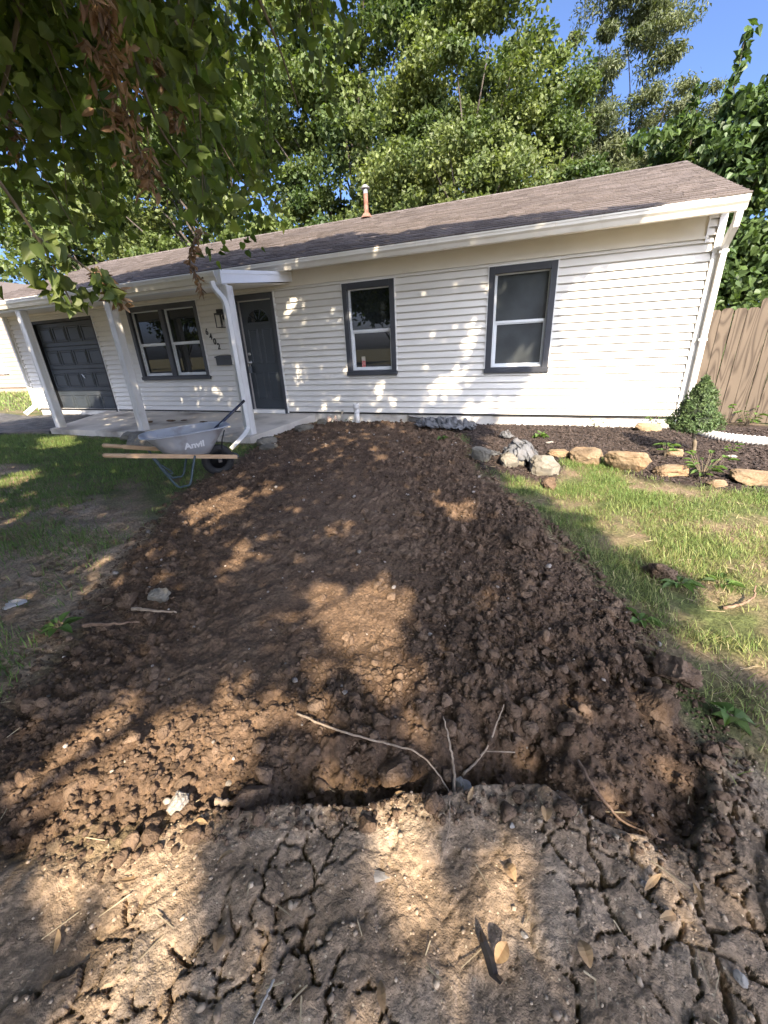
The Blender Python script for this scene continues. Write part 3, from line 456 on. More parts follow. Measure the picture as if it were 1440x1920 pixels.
# roof: deck with single shingles
def ry(y): return EZ + 0.012 + slope*(y-EY)
dk = MB(); x0, x1 = XL-0.16, XR+0.09
dk.hexa([(x0, EY-0.01, EZ-0.02), (x1, EY-0.01, EZ-0.02), (x1, RY, RZ-0.02), (x0, RY, RZ-0.02), (x0, EY-0.01, EZ+0.008), (x1, EY-0.01, EZ+0.008), (x1, RY, RZ+0.008), (x0, RY, RZ+0.008)])
dk.hexa([(x0, RY, RZ-0.02), (x1, RY, RZ-0.02), (x1, 2*RY-EY, EZ-0.02), (x0, 2*RY-EY, EZ-0.02), (x0, RY, RZ+0.008), (x1, RY, RZ+0.008), (x1, 2*RY-EY, EZ+0.008), (x0, 2*RY-EY, EZ+0.008)])
roof = dk.build('roof', mat('drip_edge', (0.05, 0.045, 0.045), rough=0.8), H)
MB().hexa([(x1-0.03, EY, EZ-0.10), (x1-0.004, EY, EZ-0.10), (x1-0.004, RY, RZ-0.10), (x1-0.03, RY, RZ-0.10), (x1-0.03, EY, EZ-0.021), (x1-0.004, EY, EZ-0.021), (x1-0.004, RY, RZ-0.021), (x1-0.03, RY, RZ-0.021)]).build('rake_board', m_gutter, H)
wid = [0.145, 0.19, 0.245, 0.31]; dirn = Vector((0, 1, slope)).normalized(); nrm = Vector((0, -slope, 1)).normalized()
def tab(w, th):                        # one shingle tab: origin at its lower left corner, lying on the deck
    L = 0.165; b = MB(); a = nrm*th; c = nrm*0.001; d = dirn*L
    P = [Vector((0.0015,0,0)), Vector((w-0.0015,0,0)), Vector((w-0.0015,0,0))+d, Vector((0.0015,0,0))+d]
    M1, M2 = P[0]+dirn*0.112+nrm*(th*0.35), P[1]+dirn*0.112+nrm*(th*0.35)
    b.v = [tuple(q) for q in (P[0]+nrm*0.0005, P[1]+nrm*0.0005, P[0]+a, P[1]+a, M1, M2, P[3]+c, P[2]+c)]
    b.f = [(0, 1, 3, 2), (2, 3, 5, 4), (4, 5, 7, 6), (1, 7, 5, 3), (0, 2, 4, 6)]; return b
tabs = [(w, th, tab(w, th)) for w in wid for th in (0.012, 0.017)]
tmesh = []
for t in tabs:
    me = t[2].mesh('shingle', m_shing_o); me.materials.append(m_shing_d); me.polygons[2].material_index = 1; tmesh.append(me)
EXPO = 0.142; ncourse = int((RY-EY+0.02)*math.sqrt(1+slope*slope)/EXPO)
bv, bf, br = [], [], []; nobj = 0
for c in range(ncourse+1):
    y = EY-0.022 + c*EXPO*dirn.y; zz = EZ+0.0095 + slope*(y-EY); x = XR+0.095
    while x > XL-0.17:
        k = random.randrange(8); w = tabs[k][0]
        w = min(w, x-(XL-0.18))
        if nobj < 300 and x > -0.15 + 0.055*c and c < 27:
            o = link('shingle', tmesh[k], roof); o.location = (x-tabs[k][0], y, zz); nobj += 1
        else:
            n = len(bv); r = random.random()
            for p in tabs[k][2].v: bv.append((p[0]+x-tabs[k][0], p[1]+y, p[2]+zz)); br.append(r)
            for f in tabs[k][2].f: bf.append(tuple(n+i for i in f))
        x -= tabs[k][0]
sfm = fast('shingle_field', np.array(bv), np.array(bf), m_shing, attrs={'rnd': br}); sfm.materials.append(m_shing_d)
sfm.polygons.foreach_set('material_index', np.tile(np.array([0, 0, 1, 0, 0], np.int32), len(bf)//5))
sf = link('shingle_field', sfm, roof); kind(sf, 'stuff')
cap = []
x = XL-0.15
while x < XR+0.06:
    b = MB(); l = min(0.30, XR+0.09-x); t = 0.012
    for s in (-1, 1):
        p = [(x, RY, RZ+0.022), (x+l, RY, RZ+0.026), (x+l, RY+s*0.15, RZ+0.026-0.15*slope), (x, RY+s*0.15, RZ+0.022-0.15*slope)]
        b.hexa([(q[0], q[1], q[2]-t) for q in p] + p)
    b.build('ridge_shingle', m_shing_o, roof); x += 0.143*1.6
# flue
fl = MB(); vx, vy = -4.12, 2.95
fl.tube([(vx, vy, RZ-0.25), (vx, vy, RZ+0.44)], 0.05, 14); fl.tube([(vx, vy, RZ-0.08), (vx, vy, RZ+0.0), (vx, vy, RZ+0.012)], [0.13, 0.075, 0.055], 14)
flue = fl.build('flue_pipe', m_rust, roof)
fc = MB(); fc.tube([(vx, vy, RZ+0.36), (vx, vy, RZ+0.44)], 0.053, 14); fc.tube([(vx, vy, RZ+0.45), (vx, vy, RZ+0.462), (vx, vy, RZ+0.515), (vx, vy, RZ+0.53)], [0.095, 0.10, 0.045, 0.012], 14); fc.build('flue_cap', m_galv, roof)

# ---- windows
def window(x0, x1, z0, z1, lights, mats, dirt=None):
    tw = 0.085
    wv = MB(); wv.bevbox(x0, x0+tw, -0.046, 0.006, z0+0.012, z1, 0.004); wv.bevbox(x1-tw, x1, -0.046, 0.006, z0+0.012, z1, 0.004)
    wv.bevbox(x0+tw+0.001, x1-tw-0.001, -0.0445, 0.006, z1-tw-0.01, z1-0.0005, 0.004)
    wv.bevbox(x0+tw+0.001, x1-tw-0.001, -0.0445, 0.006, z0+0.045, z0+0.062, 0.002)
    if lights == 2: c = (x0+x1)/2; wv.bevbox(c-0.055, c+0.055, -0.045, 0.10, z0+0.063, z1-tw-0.011, 0.004)
    # returns of the opening
    for a, b in ((x0+tw-0.012, x0+tw-0.001), (x1-tw+0.001, x1-tw+0.012)): wv.box(a, b, 0.0065, 0.11, z0+0.05, z1-tw)
    win = wv.build('window', m_char, H)
    MB().bevbox(x0-0.012, x1+0.012, -0.066, 0.004, z0-0.022, z0+0.0445, 0.006).build('sill', m_char, win)
    jc = MB()
    for a, b in ((x0-0.016, x0-0.0015), (x1+0.0015, x1+0.016)): jc.box(a, b, -0.039, 0.004, z0+0.05, z1+0.016)
    jc.box(x0-0.0014, x1+0.0014, -0.038, 0.004, z1+0.0012, z1+0.016); jc.build('casing_channel', m_trimw, win)
    spans = [(x0+tw, x1-tw)] if lights == 1 else [(x0+tw, (x0+x1)/2-0.056), ((x0+x1)/2+0.056, x1-tw)]
    for (a, b) in spans:
        zb, zt = z0+0.063, z1-tw-0.011; zm = zb+(zt-zb)*0.49; f = MB(); w = 0.030
        # outer frame, slightly lit edge, then upper sash (outer) and lower sash (inner)
        f.box(a, a+w, 0.016, 0.075, zb, zt); f.box(b-w*0.7, b, 0.016, 0.075, zb, zt); f.box(a+w, b-w*0.7, 0.016, 0.075, zt-0.016, zt); f.box(a+w, b-w*0.7, 0.014, 0.075, zb, zb+0.022)
        f.build('vinyl_frame', m_vinyl, win)
        s1 = MB(); s1.box(a+w+0.0005, b-w*0.7-0.0005, 0.026, 0.048, zm-0.004, zm+0.032); s1.build('meeting_rail', m_vinyl, win)
        s2 = MB(); l = a+w+0.0005; r = b-w*0.7-0.0005
        s2.box(l, l+0.024, 0.040, 0.066, zb+0.0225, zm-0.005); s2.box(r-0.020, r, 0.040, 0.066, zb+0.0225, zm-0.005); s2.box(l+0.024, r-0.020, 0.040, 0.066, zb+0.0225, zb+0.052); s2.box(l+0.024, r-0.020, 0.040, 0.066, zm-0.022, zm-0.005)
        s2.build('lower_sash', m_vinyl, win)
        MB().box(l, r, 0.0485, 0.0545, zm+0.0, zt-0.017).build('pane', mats[0], win)
        MB().box(l+0.0245, r-0.0205, 0.056, 0.062, zb+0.0525, zm-0.0225).build('pane', mats[1], win)
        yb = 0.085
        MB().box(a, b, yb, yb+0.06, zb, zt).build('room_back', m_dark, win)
    return win
w1 = window(-3.41, -2.47, 0.88, 2.328, 1, (m_glass, m_glass))
w2 = window(-0.965, -0.025, 0.87, 2.328, 1, (m_screen, m_screen))
w3 = window(-8.58, -6.63, 0.88, 2.328, 2, (m_glass, m_glass))
# sticker in the middle window
stk = MB().quad((-3.16, 0.0535, 0.99), (-3.09, 0.0535, 0.99), (-3.09, 0.0535, 1.10), (-3.16, 0.0535, 1.10)).build('red_sticker', mat('red_sticker', (0.42, 0.06, 0.06), (0.55, 0.30, 0.26), scale=40), w1)
MB().quad((-3.16, 0.0533, 1.101), (-3.09, 0.0533, 1.101), (-3.09, 0.0533, 1.17), (-3.16, 0.0533, 1.17)).build('paper_sticker', mat('paper_sticker', (0.5, 0.46, 0.38), (0.42, 0.38, 0.30), scale=30), w1)

# ---- front door
df = MB(); X0, X1 = -5.715, -4.815
df.bevbox(X0, X0+0.062, -0.044, 0.02, 0.16, 2.33, 0.004); df.bevbox(X1-0.062, X1, -0.044, 0.02, 0.16, 2.33, 0.004); df.bevbox(X0+0.0625, X1-0.0625, -0.043, 0.02, 2.235, 2.3295, 0.004)
for a, b in ((X0+0.05, X0+0.0615), (X1-0.0615, X1-0.05)): df.box(a, b, 0.0205, 0.12, 0.2, 2.235)
df.build('door_frame', m_char, H)
for a, b in ((X0-0.018, X0-0.002), (X1+0.002, X1+0.020)): MB().box(a, b, -0.039, 0.004, 0.17, 2.345).build('door_casing', m_trimw, H)
MB().box(X0+0.062, X1-0.062, -0.05, 0.09, 0.16, 0.235).build('threshold', m_trimw, H)
MB().box(X0+0.064, X1-0.064, 0.030, 0.036, 2.222, 2.2345).build('weather_strip', m_trimw, H)
dx0, dx1, dz0, dz1 = X0+0.066, X1-0.066, 0.24, 2.218
door = MB().box(dx0, dx1, 0.044, 0.085, dz0, dz1).build('front_door', m_slate, H)
cx = (dx0+dx1)/2
for (a, b, z0, z1) in ((dx0+0.11, cx-0.045, 1.12, 1.74), (cx+0.045, dx1-0.11, 1.12, 1.74), (dx0+0.11, cx-0.045, 0.42, 0.95), (cx+0.045, dx1-0.11, 0.42, 0.95)):
    p = MB()
    for t in ((a, a+0.022, z0, z1), (b-0.022, b, z0, z1), (a+0.022, b-0.022, z0, z0+0.022), (a+0.022, b-0.022, z1-0.022, z1)): p.bevbox(t[0], t[1], 0.034, 0.0435, t[2], t[3], 0.005)
    p.bevbox(a+0.03, b-0.03, 0.038, 0.0435, z0+0.03, z1-0.03, 0.004); p.build('door_panel', m_slate, door)
R0 = 0.245; zc0 = 1.86
arc = lambda r, n=16: [(cx+r*math.cos(math.pi*i/n), zc0+r*0.86*math.sin(math.pi*i/n)) for i in range(n+1)]
MB().poly([(q[0], 0.0425, q[1]) for q in arc(R0)]).build('fanlight_pane', m_glass, door)
fm_ = MB(); A, B_ = arc(R0), arc(R0+0.025)
for i in range(16): fm_.hexa([(A[i][0], 0.032, A[i][1]), (B_[i][0], 0.032, B_[i][1]), (B_[i+1][0], 0.032, B_[i+1][1]), (A[i+1][0], 0.032, A[i+1][1]), (A[i][0], 0.0434, A[i][1]), (B_[i][0], 0.0434, B_[i][1]), (B_[i+1][0], 0.0434, B_[i+1][1]), (A[i+1][0], 0.0434, A[i+1][1])])
fm_.box(cx-R0-0.02, cx+R0+0.02, 0.033, 0.0432, zc0-0.026, zc0)
for a in (36, 72, 108, 144):
    c, s = math.cos(math.radians(a)), math.sin(math.radians(a)); fm_.tube([(cx+0.06*c, 0.036, zc0+0.05*s), (cx+R0*c, 0.036, zc0+R0*0.86*s)], 0.008, 4)
fm_.build('fanlight_frame', m_slate, door)
kn = MB(); kx = dx0+0.065
kn.tube([(kx, 0.044, 1.145), (kx, 0.02, 1.145), (kx, 0.012, 1.145), (kx, -0.01, 1.145), (kx, -0.03, 1.145), (kx, -0.04, 1.145)], [0.033, 0.033, 0.014, 0.016, 0.03, 0.012], 12); kn.build('door_knob', m_steel, door, True)
MB().tube([(kx, 0.044, 1.30), (kx, 0.02, 1.30), (kx, 0.014, 1.30)], [0.031, 0.031, 0.02], 12).build('deadbolt', m_steel, door, True)
lb = thing('lock_box', 'small grey key lock box hanging from the knob of the dark front door', 'lock box', (kx, -0.02, 1.0))
MB().bevbox(kx-0.032, kx+0.032, -0.045, -0.004, 0.95, 1.075, 0.008).build('box_body', mat('lockbox_grey', (0.10, 0.11, 0.12), rough=0.5), lb)
MB().tube(bezier([(kx-0.02, -0.02, 1.074), (kx-0.018, -0.02, 1.15), (kx, -0.02, 1.172), (kx+0.018, -0.02, 1.15), (kx+0.02, -0.02, 1.074)], 5), 0.005, 6).build('shackle', m_steel, lb)

# ---- garage door
gx0, gx1, gz0, gz1 = -11.90, -9.76, 0.10, 2.20
gj = MB(); gj.box(-12.20, gx0-0.001, -0.040, 0.13, 0.06, 2.26); gj.box(gx1+0.001, -9.70, -0.0395, 0.13, 0.06, 2.26); gj.box(gx0, gx1, -0.015, 0.13, gz1, 2.2595); gj.build('garage_frame', m_black, H)
MB().box(-9.699, -9.68, -0.039, 0.004, 0.12, 2.275).build('garage_casing', m_trimw, H)
gd = MB()
for r in range(4): gd.bevbox(gx0, gx1, 0.075, 0.13, gz0+r*0.525+0.003, gz0+(r+1)*0.525-0.003, 0.006)
gd = gd.build('garage_door', m_slate, H)
for r in range(4):
    for c in range(4):
        a = gx0+0.07+c*0.513; b = a+0.45; z0 = gz0+r*0.525+0.09; z1 = z0+0.345; p = MB()
        # recessed moulding ring and raised field
        for (u0, u1, v0, v1) in ((a, b, z1-0.02, z1), (a, b, z0, z0+0.02), (a, a+0.02, z0+0.02, z1-0.02), (b-0.02, b, z0+0.02, z1-0.02)): p.bevbox(u0, u1, 0.060, 0.0745, v0, v1, 0.008)
        p.bevbox(a+0.045, b-0.045, 0.062, 0.0745, z0+0.045, z1-0.045, 0.010); p.build('panel', m_slate, gd)
MB().tube([(-10.68, 0.075, 0.98), (-10.68, 0.045, 0.98)], 0.022, 10).tube([(-10.72, 0.045, 1.03), (-10.64, 0.045, 0.93)], 0.011, 8).build('handle', m_steel, gd)

# ---- porch roof, beams, posts
PY = -1.82; PX1 = -4.39
MB().hexa([(XL-0.1, PY+0.01, 2.365), (PX1, PY+0.01, 2.365), (PX1, -0.001, 2.565), (XL-0.1, -0.001, 2.565), (XL-0.1, PY+0.01, 2.385), (PX1, PY+0.01, 2.385), (PX1, -0.001, 2.585), (XL-0.1, -0.001, 2.585)]).build('porch_roof', m_shing_o, H)
MB().hexa([(XL-0.1, PY+0.10, 2.245), (PX1-0.03, PY+0.10, 2.245), (PX1-0.03, -0.03, 2.42), (XL-0.1, -0.03, 2.42), (XL-0.1, PY+0.10, 2.252), (PX1-0.03, PY+0.10, 2.252), (PX1-0.03, -0.03, 2.427), (XL-0.1, -0.03, 2.427)]).build('porch_ceiling', m_frieze, H)
MB().box(XL-0.1, PX1-0.025, PY+0.03, PY+0.14, 2.225, 2.362).build('porch_beam', m_trimw, H)
gutter(XL-0.15, PX1-0.05, PY+0.029, 2.388, hgt=0.125, dep=0.10).build('porch_gutter', m_gutter, H)
rb = MB(); t0, t1 = 2.402, 2.598; b0, b1 = 2.236, 2.452
rb.hexa([(PX1-0.024, PY-0.02, b0), (PX1+0.016, PY-0.02, b0), (PX1+0.016, -0.016, b1), (PX1-0.024, -0.016, b1), (PX1-0.024, PY-0.02, t0), (PX1+0.016, PY-0.02, t0), (PX1+0.016, -0.016, t1), (PX1-0.024, -0.016, t1)])
rb.hexa([(PX1+0.0165, PY-0.021, t0-0.045), (PX1+0.024, PY-0.021, t0-0.045), (PX1+0.024, -0.016, t1-0.045), (PX1+0.0165, -0.016, t1-0.045), (PX1+0.0165, PY-0.021, t0+0.004), (PX1+0.024, PY-0.021, t0+0.004), (PX1+0.024, -0.016, t1+0.004), (PX1+0.0165, -0.016, t1+0.004)])
rb.box(PX1-0.10, PX1-0.0245, PY-0.022, PY+0.02, b0, t0); rb.build('porch_end_beam', mat('white_wrap', (0.80, 0.81, 0.83), (0.74, 0.75, 0.77), scale=2, rough=0.3), H)
def slab_z(y): return 0.145 + 0.045*y/1.9
for px in (-4.41, -6.80, -9.13):
    p = MB(); py = -1.73; w = 0.062; zb = slab_z(py)+0.002
    p.box(px-w, px+w, py-w, py+w, zb, 2.222)
    for a, b in ((-1, 0), (1, 0)):        # raised corner strips on the wrapped post
        for s in (-1, 1): p.box(px+a*w-0.004+(0.004 if a < 0 else -0.018)*1, px+a*w+0.004+(0.018 if a < 0 else -0.004)*1, py+s*(w+0.003)-0.0035, py+s*(w+0.003)+0.0035, zb, 2.221)
    for s in (-1, 1):
        for q in (-1, 1): p.box(px+s*(w+0.003)-0.0035, px+s*(w+0.003)+0.0035, py+q*(w-0.012)-0.010, py+q*(w-0.012)+0.010, zb, 2.221)
    p.build('porch_post', mat('post_white', (0.74, 0.73, 0.70), (0.63, 0.60, 0.55), scale=5, rough=0.5, stretch=(1, 1, 0.3), dirt=((0.36, 0.33, 0.27), 4, 0.56, 0.5)), H)
# downspouts
DSP = [(-0.5, -0.36), (-0.42, -0.36), (-0.36, -0.30), (0.36, -0.30), (0.42, -0.36), (0.5, -0.36), (0.5, 0.36), (-0.5, 0.36)]
def downspout(path, w=0.078):
    return MB().tube(path, w, prof=DSP).build('downspout', m_trimw, H)
d1 = downspout(bezier([(-4.50, -1.89, 2.27), (-4.49, -1.88, 2.20), (-4.43, -1.87, 2.11), (-4.36, -1.865, 2.02), (-4.34, -1.86, 1.90)], 5) + bezier([(-4.34, -1.86, 1.2), (-4.335, -1.86, 0.36), (-4.33, -1.90, 0.22), (-4.28, -2.10, 0.14), (-4.21, -2.42, 0.06)], 5))
d2 = downspout([(1.83, -0.40, 2.56), (1.83, -0.40, 2.50), (1.835, -0.37, 2.44), (1.85, -0.13, 2.30), (1.855, -0.085, 2.25), (1.857, -0.075, 2.16), (1.86, -0.075, 0.42), (1.87, -0.10, 0.34), (1.90, -0.24, 0.22)], 0.085)
d3 = downspout([(XL-0.02, -0.06, 2.5), (XL-0.02, -0.06, 0.36), (XL-0.03, -0.10, 0.26), (XL-0.06, -0.36, 0.10)], 0.09)
for zz in (2.20, 1.2): MB().box(1.81, 1.905, -0.113, -0.036, zz, zz+0.03).build('strap', m_trimw, d2)

# ---- slab and drive
def ring_sheet(name, pts, zt, thick, material):
    b = MB(); n = len(pts); zf = zt if callable(zt) else (lambda x, y: zt)
    b.v = [(x, y, zf(x, y)) for x, y in pts] + [(x, y, zf(x, y)-thick) for x, y in pts]
    b.f = [tuple(range(n)), tuple(range(2*n-1, n-1, -1))] + [(i, i+n, (i+1) % n+n, (i+1) % n) for i in range(n)]
    return kind(b.build(name, material), 'structure')
ring_sheet('porch_slab', [(-9.22, -1.90), (-4.28, -1.92), (-4.22, 0.01), (-10.2, 0.01)], lambda x, y: slab_z(y), 0.4, m_conc)
m_drive = mat('broken_asphalt', (0.035, 0.036, 0.038), (0.12, 0.115, 0.11), scale=7, rough=0.95, bump=0.9, bscale=30, bdist=0.03, detail=8, dirt=((0.16, 0.13, 0.10), 1.2, 0.52, 0.7))
ring_sheet('driveway', [(-9.24, -1.93), (-10.2, 0.0), (-12.25, 0.0), (-12.6, -0.35), (-15.2, 0.15), (-24, 1.0), (-24, -6.5), (-13.5, -3.4), (-10.6, -2.35)], lambda x, y: 0.055 if x > -12.3 else 0.035, 0.3, m_drive)

# ---- fixtures on the wall
lan = thing('wall_lantern', 'black box-frame wall lantern beside the dark front door', 'lantern', (-5.99, 0, 1.78))
lx, lz0, lz1 = -5.99, 1.80, 2.10; b = MB(); y0, y1 = -0.20, -0.06
MB().bevbox(lx-0.055, lx+0.055, -0.03, -0.014, 1.92, 2.12, 0.004).build('back_plate', m_black, lan)
for xx in (lx-0.075, lx+0.075):
    for yy in (y0, y1): b.box(xx-0.006, xx+0.006, yy-0.006, yy+0.006, lz0, lz1-0.06)
for zz in (lz0, lz1-0.072):
    for yy in (y0, y1): b.box(lx-0.069, lx+0.069, yy-0.0055, yy+0.0055, zz+0.0005, zz+0.011)
    for xx in (lx-0.075, lx+0.075): b.box(xx-0.0055, xx+0.0055, y0+0.0065, y1-0.0065, zz+0.0005, zz+0.011)
b.build('cage', m_black, lan)
MB().box(lx-0.082, lx+0.082, y0-0.01, y1+0.01, lz1-0.059, lz1-0.048).box(lx-0.05, lx+0.05, y0+0.03, y1-0.03, lz1-0.0478, lz1+0.02).box(lx-0.03, lx+0.03, y1-0.03, -0.031, lz1-0.03, lz1+0.01).build('top_cap', m_black, lan)
MB().tube([(lx, -0.13, lz1-0.06), (lx, -0.13, lz0+0.05)], 0.018, 8).build('candle_tube', m_black, lan)
hn = thing('house_number', 'black house number 6402 stepping down the siding beside the wide window', 'house number', (-6.4, 0, 1.43))
for i, ch in enumerate('6402'):
    o = link('digit', text_mesh('digit', ch, 0.165, m_black, 0.005, 0.002), hn)
    o.location = Vector((-6.485+i*0.078, -0.037, 1.70-i*0.094)) - Vector(hn['_base']); o.rotation_euler = (math.pi/2, 0, 0); o.scale = (0.85, 1, 1)
mb = thing('mailbox', 'dark grey wall mailbox below the house number', 'mailbox', (-6.16, 0, 1.11))
MB().bevbox(-6.335, -5.915, -0.105, -0.016, 1.115, 1.265, 0.008).build('box_body', m_char, mb)
lid = MB(); n = 12
for i in range(n):
    xa, xb = -6.345+0.44*i/n, -6.345+0.44*(i+1)/n; za, zb = [1.262-0.05*math.sin(math.pi*k/n)**2 for k in (i, i+1)]
    lid.hexa([(xa, -0.118, za), (xb, -0.118, zb), (xb, -0.107, zb), (xa, -0.107, za), (xa, -0.116, 1.285), (xb, -0.116, 1.285), (xb, -0.107, 1.285), (xa, -0.107, 1.285)])
lid.hexa([(-6.345, -0.1065, 1.268), (-5.905, -0.1065, 1.268), (-5.905, -0.015, 1.295), (-6.345, -0.015, 1.295), (-6.345, -0.1065, 1.280), (-5.905, -0.1065, 1.280), (-5.905, -0.015, 1.303), (-6.345, -0.015, 1.303)])
lid.build('lid', m_char, mb)
# ------------------------------------------------------------------ stones, clods
import bmesh
def ico(sub):
    bm = bmesh.new(); bmesh.ops.create_icosphere(bm, subdivisions=sub, radius=1.0)
    v = np.array([tuple(p.co) for p in bm.verts]); f = np.array([[q.index for q in t.verts] for t in bm.faces]); bm.free(); return v, f
ICO = {s: ico(s) for s in (1, 2, 3, 4)}
def n3(p, f, seed): # cheap 3-D noise from slices
    return (vnoise(p[:,0]*f+p[:,2]*f*0.7, p[:,1]*f+seed, seed) + vnoise(p[:,1]*f+p[:,2]*f*0.6+9, p[:,2]*f-p[:,0]*f*0.3, seed+7) + vnoise(p[:,2]*f+3, p[:,0]*f+p[:,1]*f*0.5, seed+13))/3-0.5
def stone_shape(seed, sub=3, dims=(1, 1, 1), cuts=10, rough=0.25, depth=(0.42, 0.8), boxy=1.0):
    r = np.random.default_rng(seed); v, f = ICO[sub]; v = np.sign(v)*np.abs(v)**boxy; v = v/np.abs(v).max() if boxy < 1 else v.copy()
    for i in range(cuts):
        n = r.normal(size=3); n /= np.linalg.norm(n); hgt = r.uniform(*depth); d = v@n; k = d > hgt; v[k] -= np.outer(d[k]-hgt, n)*0.92
    v *= (1 + rough*n3(v, 1.6, seed) + rough*0.7*n3(v, 4.0, seed+3) + rough*0.45*n3(v, 9.0, seed+5))[:, None]
    return v*np.array(dims), f
m_rock = mat('limestone', (0.17, 0.115, 0.062), (0.26, 0.19, 0.115), scale=6, rough=0.9, bump=0.7, bscale=28, bdist=0.02, dirt=((0.42, 0.24, 0.12), 5, 0.52, 0.6), island=0.15)
m_rockg = mat('grey_limestone', (0.135, 0.12, 0.092), (0.215, 0.195, 0.155), scale=6, rough=0.9, bump=0.7, bscale=28, bdist=0.02, dirt=((0.16, 0.13, 0.08), 5, 0.54, 0.6), island=0.15)
m_pale = mat('pale_stone', (0.24, 0.215, 0.185), (0.34, 0.315, 0.28), scale=14, rough=0.85, bump=0.5, bscale=50, dirt=((0.25, 0.17, 0.11), 12, 0.55, 0.6))
m_clod = mat('soil_clod', (0.104, 0.068, 0.044), (0.195, 0.134, 0.09), scale=13, rough=0.95, spec=0.2, bump=0.9, bscale=70, bdist=0.018, detail=8, island=0.22)
m_clodst = mat('soil_crumbs', (0.088, 0.058, 0.038), (0.165, 0.113, 0.076), scale=9, rough=0.95, spec=0.2, bump=0.8, bscale=90, bdist=0.012, attr=0.28)
def stone(name, label, cat, x, y, dims, seed, material, rz=0.0, sink=0.3, sub=3, cuts=9, rough=0.25, group=None, tilt=(0, 0), z=None, boxy=1.0):
    v, f = stone_shape(seed, sub, dims, cuts, rough, (0.42, 0.8) if boxy == 1 else (0.75, 1.15), boxy); me = fast(name, v, f, material, smooth=False)
    o = link(name, me); o.location = (x, y, (Hz(x, y) if z is None else z) + dims[2]*(1-2*sink)); o.rotation_euler = (tilt[0], tilt[1], rz)
    return tag(o, label, cat, group)
EDGE = [
 ('grey tapered edging rock at the dug soil, leftmost along the mulch bed', -0.66, -2.22, (0.16, 0.10, 0.10), 1, m_rockg, -0.5),
 ('grey edging rock under the draped end of the fabric', -0.27, -2.42, (0.16, 0.12, 0.11), 2, m_rockg, 0.2),
 ('squared grey edging rock right of the fabric covered one', 0.06, -2.60, (0.165, 0.12, 0.12), 3, m_rockg, 0.1),
 ('tan flat-topped edging rock left of the largest one', 0.47, -2.07, (0.20, 0.14, 0.115), 4, m_rock, -0.15),
 ('largest tan wedge-shaped edging rock sloping to the right', 0.86, -2.27, (0.24, 0.13, 0.12), 5, m_rock, -0.35),
 ('low tan edging rock sunk in grass before the shrub', 1.22, -2.42, (0.16, 0.11, 0.065), 6, m_rock, 0.0),
 ('flat tan edging rock farthest right by the grass', 1.86, -2.55, (0.24, 0.12, 0.075), 7, m_rock, 0.12),
 ('small pinkish rock on the mulch left of the shrub trunk', 1.42, -1.64, (0.10, 0.06, 0.055), 8, m_rock, 0.0),
 ('long tan rock on the mulch against the foundation', 1.42, -0.22, (0.19, 0.075, 0.085), 9, m_rock, 0.05),
 ('low orange rock lying behind the fabric-draped rock', 0.20, -1.95, (0.14, 0.09, 0.05), 10, m_rock, 0.3),
 ('small tan rock half buried at the lawn edge', 1.52, -2.70, (0.09, 0.06, 0.04), 11, m_rock, 0.5)]
for lab, x, y, d, s, mm, rz in EDGE: stone('rock', lab, 'rock', x, y, (d[0]*0.86, d[1]*0.95, d[2]*0.92), s, mm, rz, 0.26, 4, 9, 0.38, 'rocks edging the mulch bed', (random.uniform(-0.12, 0.12), random.uniform(-0.12, 0.12)), None, 0.55)
for lab, x, y, d, s, rz in (('long grey limestone slab on the grass behind the wheelbarrow tray', -6.62, -2.12, (0.23, 0.13, 0.10), 21, 0.1), ('rounded grey limestone boulder just behind the wheelbarrow tray', -5.98, -2.46, (0.30, 0.20, 0.15), 22, -0.1),
                            ('broken grey concrete lump right of the porch downspout', -3.92, -1.98, (0.15, 0.11, 0.08), 23, 0.7), ('smaller grey concrete lump beside the end of the downspout', -3.72, -2.22, (0.12, 0.10, 0.06), 24, 0.2),
                            ('flat grey concrete chunk at the corner of the porch slab', -3.88, -0.95, (0.17, 0.12, 0.06), 25, 1.2), ('pale concrete chunk in the soil near the white standpipe', -3.75, -0.55, (0.09, 0.07, 0.05), 26, 0.4)):
    stone('rock', lab, 'rock', x, y, d, s, m_rockg, rz, 0.25, 4, 9, 0.35, 'loose rocks about the porch', (0, 0), None, 0.6)
BIG = [('large pale cracked soil clod at the right edge of the dug soil', 0.50, -5.64, 0.062, 31, m_clod), ('big dark soil clod on the lawn edge beside a broad-leaved weed', 0.72, -4.56, 0.075, 32, m_clod),
       ('tall dark soil mound at the right rim of the dug soil', 0.60, -5.42, 0.085, 33, m_clod), ('blocky brown soil clod on the upper right slope of the dug soil', -0.05, -4.42, 0.085, 34, m_clod),
       ('pale grey stone in the hole at the lower left cut edge', -0.985, -6.47, 0.038, 35, m_pale), ('reddish soil lump in the grass below the squared edging rock', 0.10, -3.00, 0.075, 36, m_clod),
       ('round brown soil clod lying in the cut below the long root', -0.36, -6.13, 0.05, 37, m_clod), ('dark clod at the bottom of the cut by the crossing roots', -0.22, -6.13, 0.045, 38, m_clod),
       ('pale lumpy stone caught under the end of the long root', -0.13, -6.12, 0.04, 39, m_pale), ('big brown soil clod at the left rim below the grass', -2.15, -5.72, 0.06, 40, m_clod),
       ('flat grey stone among the clods of the left rim', -1.98, -5.66, 0.05, 41, m_rockg), ('round brown clod in the cut near the lower left hole', -0.78, -6.38, 0.05, 42, m_clod)]
for lab, x, y, r, s, mm in BIG:
    stone('soil_clod' if mm is m_clod else 'stone', lab, 'soil clod' if mm is m_clod else 'stone', x, y, (r*1.15, r, r*0.85), s, mm, s*0.7, 0.2, 4, 7, 0.75)
